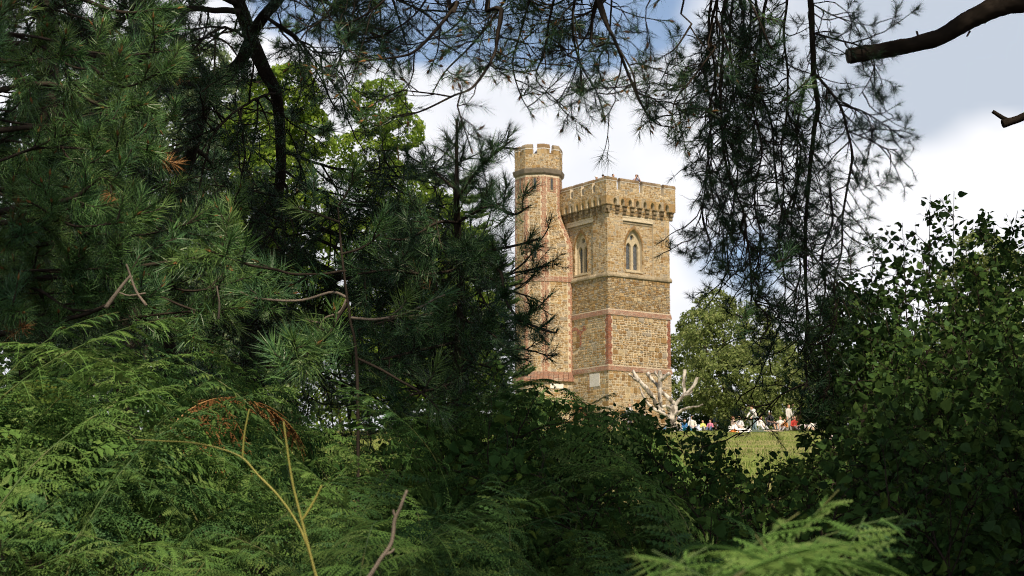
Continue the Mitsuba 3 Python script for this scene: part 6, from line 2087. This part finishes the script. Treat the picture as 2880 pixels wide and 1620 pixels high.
for lab, st, mat in [
    ('dark leafy bush below the dead tree', [(1500, 1480, 1040, 8.0), (1560, 1560, 1045, 8.4), (1620, 1640, 1065, 8.2), (1680, 1700, 1120, 8.0), (1740, 1770, 1110, 8.0), (1790, 1800, 1140, 7.8), (1450, 1420, 1090, 7.6), (1660, 1650, 1160, 7.4)], 'mat_bramble_leaf'),
    ('dark bramble bush in the bottom middle, behind the ferns', [(1350, 1330, 1080, 7.0), (1420, 1420, 1110, 6.6), (1500, 1500, 1150, 6.4), (1580, 1600, 1120, 6.2), (1300, 1260, 1080, 6.4), (1660, 1690, 1160, 6.0), (1750, 1780, 1180, 6.2), (1400, 1390, 1180, 5.4), (1540, 1550, 1220, 5.2)], 'mat_bramble_leaf'),
    ('loose leafy bush in front of the lawn, right of the dead tree', [(1830, 1850, 1210, 8.0), (1900, 1920, 1240, 8.2), (1960, 1980, 1210, 8.0), (2020, 2050, 1180, 7.8), (2080, 2100, 1200, 7.6), (1870, 1880, 1280, 7.0), (1800, 1790, 1230, 7.2), (2130, 2150, 1150, 7.6), (1850, 1800, 1180, 9.0), (1990, 2000, 1170, 9.2), (2050, 2080, 1140, 9.0), (1760, 1740, 1180, 8.6)], 'mat_birch_leaf'),
    ('dark low bush in the shade at bottom centre, left of the dead tree', [(1000, 980, 1080, 5.6), (1080, 1070, 1060, 5.8), (1160, 1150, 1080, 5.4), (1240, 1230, 1060, 5.8), (1320, 1310, 1060, 5.4), (1390, 1380, 1050, 6.4), (1300, 1290, 1010, 7.0), (1220, 1200, 1000, 7.0), (1120, 1110, 1160, 4.8), (1220, 1210, 1180, 4.7), (1330, 1330, 1190, 4.6), (1030, 1020, 1180, 4.6), (1430, 1440, 1220, 4.4)], 'mat_bramble_leaf'),
    ('low green bush behind the bottom right ferns', [(1800, 1790, 1300, 5.2), (1900, 1910, 1290, 5.0), (2000, 2010, 1280, 5.2), (2100, 2110, 1260, 5.0), (2200, 2210, 1240, 5.0), (1700, 1690, 1300, 5.0), (2300, 2300, 1290, 4.8)], 'mat_bramble_leaf'),
]:
    nl += leafy_bush('leafy_bush', lab, bush_stems(st), mat, .028, 44, twl=(.2, .45), nsub=18)
print('leaves', nl)

# fronds of one rank are told apart by their order across the picture
ORD = ['first', 'second', 'third', 'fourth', 'fifth', 'sixth', 'seventh', 'eighth', 'ninth', 'tenth', 'eleventh', 'twelfth', 'thirteenth', 'fourteenth', 'fifteenth', 'sixteenth', 'seventeenth', 'eighteenth', 'nineteenth', 'twentieth']
for gp, pxs in FROND_PX.items():
    ks = [k for k, e in labels.items() if e.get('group') == gp]
    for n_, i_ in enumerate(np.argsort(pxs)):
        if len(pxs) > 1 and n_ < len(ORD):
            labels[ks[i_]]['label'] += f', {ORD[n_]} from left'
# ------------------------------------------------------------------ people
M3 = manifold3d.Manifold


def bone(p, q, r1, r2, n=14):
    a = M3.sphere(r1, n).translate(np.asarray(p, float).tolist())
    b = M3.sphere(r2, n).translate(np.asarray(q, float).tolist())
    return (a + b).hull()


def blob(c, r, n=18):
    return M3.sphere(1.0, n).scale(list(map(float, r))).translate(np.asarray(c, float).tolist())


def cloth(rgb):
    n = 'mat_cloth_%02x%02x%02x' % tuple(int(255 * min(1, max(0, c))) for c in rgb)
    if n not in scene:
        def fn(p, nn, uv, rgb=rgb):
            return mi.Color3f(rgb) * (.82 + .36 * fbm(p.x * 14, p.y * 14, p.z * 14, 2))
        scene[n] = diffuse(fn)
    return n


SKIN = (.52, .32, .23)


def place(m, pos, az, s):
    """Local x right, y ahead, z up -> world."""
    return m.scale([s, s, s]).rotate([0, 0, math.degrees(az)]).translate(np.asarray(pos, float).tolist())


def limb_pts(pose, rs):
    """Joint positions of a person about 1.72 m tall, by pose."""
    j = {}
    w = lambda a=.02: rs.normal(0, a, 3)
    if pose in ('stand', 'camera', 'bend'):
        lean = {'stand': .03, 'camera': .05, 'bend': .55}[pose]
        j['hip'] = np.array([0, -.10 * lean, .93])
        j['chest'] = j['hip'] + np.array([0, math.sin(lean) * .46, math.cos(lean) * .46])
        for s, sd in ((-1, 'l'), (1, 'r')):
            j['hip' + sd] = j['hip'] + [s * .09, 0, -.03]
            j['knee' + sd] = np.array([s * .10, .05 + rs.uniform(-.05, .12), .50])
            j['foot' + sd] = np.array([s * .11, .0 + rs.uniform(-.10, .10), .08])
            j['toe' + sd] = j['foot' + sd] + [s * .03, .16, -.045]
    elif pose == 'sit':
        j['hip'] = np.array([0, 0, .14])
        j['chest'] = np.array([0, -.10 + rs.uniform(-.05, .12), .58])
        for s, sd in ((-1, 'l'), (1, 'r')):
            up = rs.uniform(.22, .46)
            j['hip' + sd] = j['hip'] + [s * .10, .02, .0]
            j['knee' + sd] = np.array([s * .17, .34, up])
            j['foot' + sd] = np.array([s * .14, .70 - .25 * up, .08])
            j['toe' + sd] = j['foot' + sd] + [s * .04, .17, -.03]
    elif pose == 'chair':
        j['hip'] = np.array([0, 0, .44])
        j['chest'] = np.array([0, -.10, .90])
        for s, sd in ((-1, 'l'), (1, 'r')):
            j['hip' + sd] = j['hip'] + [s * .10, .03, 0]
            j['knee' + sd] = np.array([s * .13, .46, .47])
            j['foot' + sd] = np.array([s * .13, .62, .08])
            j['toe' + sd] = j['foot' + sd] + [s * .03, .18, -.04]
    up = unit(j['chest'] - j['hip'])
    j['neck'] = j['chest'] + up * .10
    j['head'] = j['neck'] + unit(up + [0, .25, .6]) * .17
    for s, sd in ((-1, 'l'), (1, 'r')):
        j['sh' + sd] = j['chest'] + up * .03 + np.array([s * .18, 0, 0])
        if pose == 'camera':
            j['el' + sd] = j['sh' + sd] + [s * .10, .16, -.20]
            j['ha' + sd] = j['head'] + [s * .06, .17, -.05]
        elif pose == 'sit':
            j['el' + sd] = j['sh' + sd] + [s * .08, .06, -.25] + w()
            j['ha' + sd] = .6 * j['knee' + sd] + .4 * j['hip'] + [0, .05, .10]
        elif pose == 'chair':
            j['el' + sd] = j['sh' + sd] + [s * .05, .02, -.27]
            j['ha' + sd] = j['hip' + sd] + [s * .02, .28, .10]
        else:
            j['el' + sd] = j['sh' + sd] + [s * .06, .02 + .2 * (pose == 'bend'), -.27] + w()
            j['ha' + sd] = j['el' + sd] + [s * .01, .10 + .12 * (pose == 'bend'), -.23] + w()
    return j


def person(label, pos, az, pose, top, legs, hair, s=1., longhair=False, bare=False, sleeve=True, hat=None, group=None, skirt=False, seed=0):
    rs = np.random.default_rng(500 + seed)
    j = limb_pts(pose, rs)
    k = key('person')
    h = j['head']
    body = blob(h, (.078, .098, .118), 24) + bone(j['neck'] - [0, 0, .03], h - [0, .02, .05], .055, .055)
    body += bone(h + [0, .088, -.005], h + [0, .106, -.028], .012, .016, 8)                   # nose
    body += blob(h + [0, .082, -.062], (.028, .014, .010), 10) + blob(h + [0, .070, -.095], (.03, .025, .022), 10)   # mouth, chin
    for sx in (-1, 1):
        body += blob(h + [sx * .080, -.005, -.012], (.012, .022, .032), 10)                   # ears
        body += blob(h + [sx * .033, .084, .018], (.016, .010, .010), 10)                     # eyes and brow
    body += bone(j['hip'], j['chest'], .125, .135)
    for sx, sd in ((-1, 'l'), (1, 'r')):
        body += bone(j['sh' + sd], j['el' + sd], .050, .040) + bone(j['el' + sd], j['ha' + sd], .040, .028)
        d = unit(j['ha' + sd] - j['el' + sd])
        sd_ = unit(np.cross(d, [0, 0, 1]) + [1e-3, 0, 0])
        p0 = j['ha' + sd]
        body += bone(p0, p0 + d * .075, .030, .032, 10)
        for q, (o, L) in enumerate(((-.028, .062), (-.009, .074), (.010, .070), (.028, .055))):
            a = p0 + d * .08 + sd_ * o
            body += bone(a, a + d * L * .6 - [0, 0, .006], .0095, .009, 6) + bone(a + d * L * .6 - [0, 0, .006], a + d * L - [0, 0, .022], .009, .0075, 6)
        a = p0 + d * .03 - sd_ * sx * .030
        body += bone(a, a + d * .045 - sd_ * sx * .03, .011, .009, 6)
        body += bone(j['hip' + sd], j['knee' + sd], .082, .056) + bone(j['knee' + sd], j['foot' + sd], .056, .040)
    def out(nm, man, mat):
        m = MB()
        m.tm(place(man, pos, az, s))
        scene[nm] = m.shape(mat, 40)
    out(k, body, cloth(SKIN))
    mid = .5 * (j['hip'] + j['chest'])
    sh = bone(j['hip'] + [0, 0, .02], mid, .142, .135) + bone(mid, j['chest'] + [0, 0, .02], .135, .150) + bone(j['shl'], j['shr'], .066, .066)
    for sd in 'lr':
        sh += bone(j['sh' + sd], j['el' + sd], .066, .054)
        if sleeve:
            sh += bone(j['el' + sd], .25 * j['el' + sd] + .75 * j['ha' + sd], .054, .042)
    out(k + '__shirt', sh, cloth(top))
    tr = bone(j['hipl'], j['hipr'], .118, .118)
    shoes = None
    for sd in 'lr':
        if skirt:
            tr += bone(j['hip' + sd], .35 * j['hip' + sd] + .65 * j['knee' + sd], .115, .125)
        else:
            tr += bone(j['hip' + sd], j['knee' + sd], .098, .070)
            if not bare:
                tr += bone(j['knee' + sd], j['foot' + sd] + [0, 0, .02], .070, .056)
        b = bone(j['foot' + sd] - [0, .03, .01], j['toe' + sd], .05, .042, 10)
        shoes = b if shoes is None else shoes + b
    out(k + ('__skirt' if skirt else '__trousers'), tr, cloth(legs))
    out(k + '__shoes', shoes, cloth((.10, .09, .09)))
    hr = blob(h + [0, -.020, .028], (.088, .098, .106), 20) - blob(h + [0, .115, -.03], (.10, .10, .14), 16)
    if longhair:
        hr += bone(h + [0, -.06, .02], j['chest'] + [0, -.14, -.02], .085, .06)
    if hat:
        scene_hat = blob(h + [0, -.01, .055], (.10, .115, .085), 18) - blob(h + [0, 0, -.02], (.3, .3, .06), 12)
        scene_hat += blob(h + [0, .11, .045], (.075, .085, .012), 14)
        out(k + '__hat', scene_hat, cloth(hat))
    if hair is not None:
        out(k + '__hair', hr, cloth(hair))
    labels[k] = {'label': label, 'category': 'person'}
    if group:
        labels[k]['group'] = group
    return k, j


FACE_CAM = math.pi                                      # looking down the slope
WHITE, BLOND, BROWNH, DARK = (.78, .77, .74), (.42, .28, .12), (.12, .06, .03), (.03, .025, .02)
crowd = [
    # px, distance, turn from facing the camera, pose, top, legs, hair, label, options
    (1805, 116, -1.2, 'stand', (.62, .70, .72), (.05, .08, .13), (.45, .33, .16), 'woman with long fair hair, pale top and dark skirt standing left on the lawn', dict(longhair=True, skirt=True, sleeve=False)),
    (1789, 112, -.4, 'sit', (.60, .22, .32), (.10, .14, .25), BROWNH, 'child in a pink top sitting on the grass beside the standing woman', dict(s=.75)),
    (1772, 113, .3, 'sit', (.70, .66, .18), (.3, .3, .3), BLOND, 'small child in a yellow top sitting at the left end of the picnic', dict(s=.72)),
    (1872, 115, .5, 'stand', WHITE, (.70, .70, .68), BLOND, 'person all in white standing at the left of the white-dressed pair', dict(s=.92, longhair=True)),
    (1887, 114.5, -.4, 'stand', WHITE, (.66, .68, .70), (.6, .55, .5), 'person all in white standing at the right of the white-dressed pair', dict(s=.97)),
    (1903, 112, -.9, 'bend', WHITE, (.26, .36, .42), BROWNH, 'person in a white top and teal trousers bending over the picnic', dict(s=.95)),
    (1851, 110, .9, 'sit', (.45, .36, .30), (.40, .34, .30), (.22, .09, .04), 'red-haired woman in a patterned dress sitting by the white blanket', dict(longhair=True)),
    (1943, 111, .5, 'chair', (.05, .05, .06), (.06, .06, .07), None, 'man in a pale cap and dark top with bare legs on a low chair', dict(bare=True, hat=(.62, .66, .72), sleeve=False)),
    (1999, 117, .2, 'stand', (.36, .38, .40), (.12, .12, .14), DARK, 'man in a grey shirt standing at the back of the lawn', dict()),
    (2046, 116, -.5, 'stand', (.62, .70, .06), (.04, .04, .05), None, 'cyclist in a yellow vest with a pale helmet standing behind the picnic', dict(hat=(.75, .62, .60))),
    (2003, 111, .3, 'sit', (.40, .05, .04), (.15, .12, .12), DARK, 'person in red sitting on the grass behind the twigs', dict()),
    (1978, 110, -.7, 'sit', (.48, .20, .07), (.35, .33, .36), BROWNH, 'child in an orange top sitting right of the man in the cap', dict(s=.8)),
    (2027, 110, .8, 'sit', (.55, .50, .52), (.3, .27, .27), BROWNH, 'person in a pale mauve top sitting right of the one in red', dict()),
    (2044, 107, -.2, 'sit', (.76, .74, .70), (.4, .3, .2), (.55, .38, .14), 'fair-haired child in white sitting at the right end of the picnic', dict(s=.75)),
    (2098, 47, .4, 'sit', (.72, .62, .60), (.66, .58, .56), BLOND, 'small child in pale pink sitting nearer on the lawn, right of the hanging twigs', dict(s=.62)),
    (1703, 113, .2, 'sit', (.52, .47, .36), (.2, .2, .2), DARK, 'dark-haired person in a tan top sitting just right of the dead tree', dict()),
    (1684, 112, -.5, 'sit', (.14, .30, .46), (.08, .2, .35), BROWNH, 'child in light blue sitting at the foot of the dead tree', dict(s=.8)),
    (1724, 108, .6, 'sit', (.06, .20, .46), (.02, .2, .35), BROWNH, 'child in bright blue sitting right of the dead tree, half hidden by leaves', dict(s=.8)),
    (1622, 114, 0., 'chair', (.55, .56, .60), (.05, .05, .07), DARK, 'person in a white and black top sitting left of the dead tree', dict()),
    (1585, 118, .3, 'stand', (.45, .47, .52), (.2, .2, .24), (.25, .13, .06), 'person in a grey top standing close to the tower wall', dict()),
    (1862, 113, -.3, 'sit', (.66, .66, .68), (.5, .5, .52), BLOND, 'fair person in pale grey sitting in front of the white-dressed pair', dict(longhair=True)),
    (1916, 111, .4, 'sit', WHITE, (.6, .62, .64), BROWNH, 'person in white sitting just left of the red chair', dict()),
    (1966, 114, -.2, 'sit', (.60, .60, .58), (.42, .42, .45), DARK, 'person in an off-white top sitting behind the man in the cap', dict()),
    (1987, 114, .6, 'stand', (.58, .56, .54), (.35, .33, .30), BROWNH, 'person in a stone-coloured top standing left of the man in grey', dict(s=.95)),
    (2018, 114, -.6, 'sit', (.70, .68, .66), (.3, .3, .34), BLOND, 'fair person in white sitting left of the cyclist', dict()),
    (2062, 110, .3, 'sit', (.66, .64, .60), (.5, .45, .38), BROWNH, 'person in cream sitting right of the cyclist', dict()),
    (1744, 115, .1, 'sit', (.62, .60, .56), (.25, .25, .3), BROWNH, 'person in cream sitting under the round tree near the dead tree', dict()),
]
for i, (px, d, turn, pose, top, legs, hair, lab, kw) in enumerate(crowd):
    g = G(px, d) + [0, 0, .05]
    if pose == 'chair':
        pass
    person(lab, g, FACE_CAM + turn, pose, top, legs, hair, seed=i, group=None, **kw)


def folding_chair(label, pos, az, col, s=1.):
    k = key('folding_chair')
    fr = MB()
    tb = lambda a, b, r=.012: fr.add(*tubes(np.array([a, b]), r, 8))
    for x in (-.24, .24):
        tb([x, .24, 0], [x, -.16, .42]), tb([x, -.26, 0], [x, .22, .42]), tb([x, -.14, .42], [x, -.30, .92]), tb([x, -.2, .60], [x, .22, .60]), tb([x, .22, .42], [x, .22, .60])
    tb([-.24, .22, .42], [.24, .22, .42]), tb([-.24, .24, .02], [.24, .24, .02]), tb([-.24, -.26, .02], [.24, -.26, .02])
    seat = np.array([[x, y, .42 - .05 * math.cos(x * 6) * math.sin((y + .16) / .38 * math.pi)] for x in np.linspace(-.24, .24, 7) for y in np.linspace(-.16, .22, 7)])
    back = np.array([[x, -.14 - .16 * t - .03 * math.cos(x * 6) * math.sin(t * math.pi), .44 + .48 * t] for x in np.linspace(-.24, .24, 7) for t in np.linspace(0, 1, 7)])
    qd = np.array([[i * 7 + j, i * 7 + j + 1, (i + 1) * 7 + j + 1, (i + 1) * 7 + j] for i in range(6) for j in range(6)])
    R = np.array([[math.cos(az), -math.sin(az), 0], [math.sin(az), math.cos(az), 0], [0, 0, 1]])
    pos = np.asarray(pos)
    a = MB()
    a.add((np.vstack(fr.v) * s) @ R.T + pos, np.vstack(fr.f))
    scene[k + '__frame'] = a.shape(cloth((.25, .25, .26)), True)
    for nm, v in (('__seat', seat), ('__back', back)):
        a = MB()
        vv = np.vstack([v, v + [0, -.006, -.006]])
        a.add((vv * s) @ R.T + pos, np.vstack([qd, qd[:, ::-1] + 49]))
        scene[k + nm] = a.shape(cloth(col), True)
    labels[k] = {'label': label, 'category': 'chair'}


folding_chair('red folding chair standing left of the man in the cap', G(1921, 112) + [0, 0, .05], FACE_CAM + .7, (.55, .03, .03))
folding_chair('dark low folding chair under the man in the cap', G(1943, 111) + [0, 0, .03], FACE_CAM + .5, (.10, .11, .14))
folding_chair('dark folding chair left of the dead tree', G(1622, 114) + [0, 0, .03], FACE_CAM, (.08, .09, .12))


def blanket(label, pos, w, l, az, col, name='blanket', puff=.10, seed=0):
    n = 15
    u, v = np.meshgrid(np.linspace(-1, 1, n), np.linspace(-1, 1, n))
    x, y = u * w / 2 * (1 + .12 * np.sin(v * 5 + seed)), v * l / 2 * (1 + .12 * np.sin(u * 4 + seed))
    c, s = math.cos(az), math.sin(az)
    X, Y = pos[0] + c * x - s * y, pos[1] + s * x + c * y
    Z = ground_z(X, Y) + .04 + puff * meshkit.fbm(np.stack([u * 3 + seed, v * 3, 0 * u], -1), 3, 4) * (1 - np.maximum(abs(u), abs(v)) ** 4)
    p = np.stack([X, Y, Z], -1).reshape(-1, 3)
    q = np.array([[i * n + j, i * n + j + 1, (i + 1) * n + j + 1, (i + 1) * n + j] for i in range(n - 1) for j in range(n - 1)])
    put(name, mikit.ply((np.vstack([p, p - [0, 0, .035]]), np.vstack([q, q[:, ::-1] + n * n])), cloth(col), smooth=True), label, name)


blanket('crumpled white picnic blanket on the lawn below the pair in white', G(1868, 104), 1.1, .9, .4, (.80, .80, .78), puff=.35)
blanket('white bundle of cloth at the left end of the picnic blankets', G(1846, 106), .7, .6, 0, (.82, .82, .80), puff=.6, seed=2)
blanket('orange cloth lying beside the white bundle', G(1850, 103.5), .5, .35, .2, (.60, .18, .05), name='cloth', puff=.25, seed=3)
blanket('dark blanket lying right of the white picnic blanket', G(1905, 104), 1.1, .8, -.3, (.09, .12, .09), puff=.2, seed=4)
blanket('pale tan rug under the man in the cap', G(1930, 108), 1.8, 1.3, .1, (.45, .38, .28), name='rug', puff=.12, seed=5)

# on the tower roof
roofpeople = [
    (2.15, .70, left_map, -.7, 'stand', (.74, .74, .74), None, dict(hat=(.80, .79, .76)), 'person in white with a white sun hat looking over the left battlements', 1.03),
    (.55, .95, left_map, .8, 'stand', (.1, .1, .12), DARK, {}, 'dark-haired visitor whose head just shows above the corner of the battlements', .97),
    (.45, 1.1, right_map, 2.5, 'stand', (.15, .13, .12), DARK, {}, 'second dark head just above the corner of the battlements, to the right', .985),
    (3.12, .55, right_map, .3, 'camera', (.20, .20, .28), BROWNH, dict(sleeve=False), 'man on the tower roof raising a camera to his face', 1.10),
]
for i, (s_, ins, fm, turn, pose, top, hair, kw, lab, sc) in enumerate(roofpeople):
    p = fm(np.array([s_]), zdeck, -ins)[0]
    k, j = person(lab, p, FACE_CAM + turn, pose, top, (.08, .09, .13), hair, seed=40 + i, s=sc, **kw)
    if pose == 'camera':
        m = MB()
        h = j['head'] + [0, .16, .0]
        cam = M3.cube([.13, .06, .09], True).translate(h.tolist()) + M3.cylinder(.09, .035, .035, 16).rotate([-90, 0, 0]).translate((h + [0, .03, 0]).tolist()) + M3.cube([.05, .05, .03], True).translate((h + [0, 0, .058]).tolist())
        m.tm(place(cam, p, FACE_CAM + turn, sc))
        put('camera_body', m.shape(cloth((.03, .03, .035))), 'black camera held up by the man on the tower roof', 'camera')
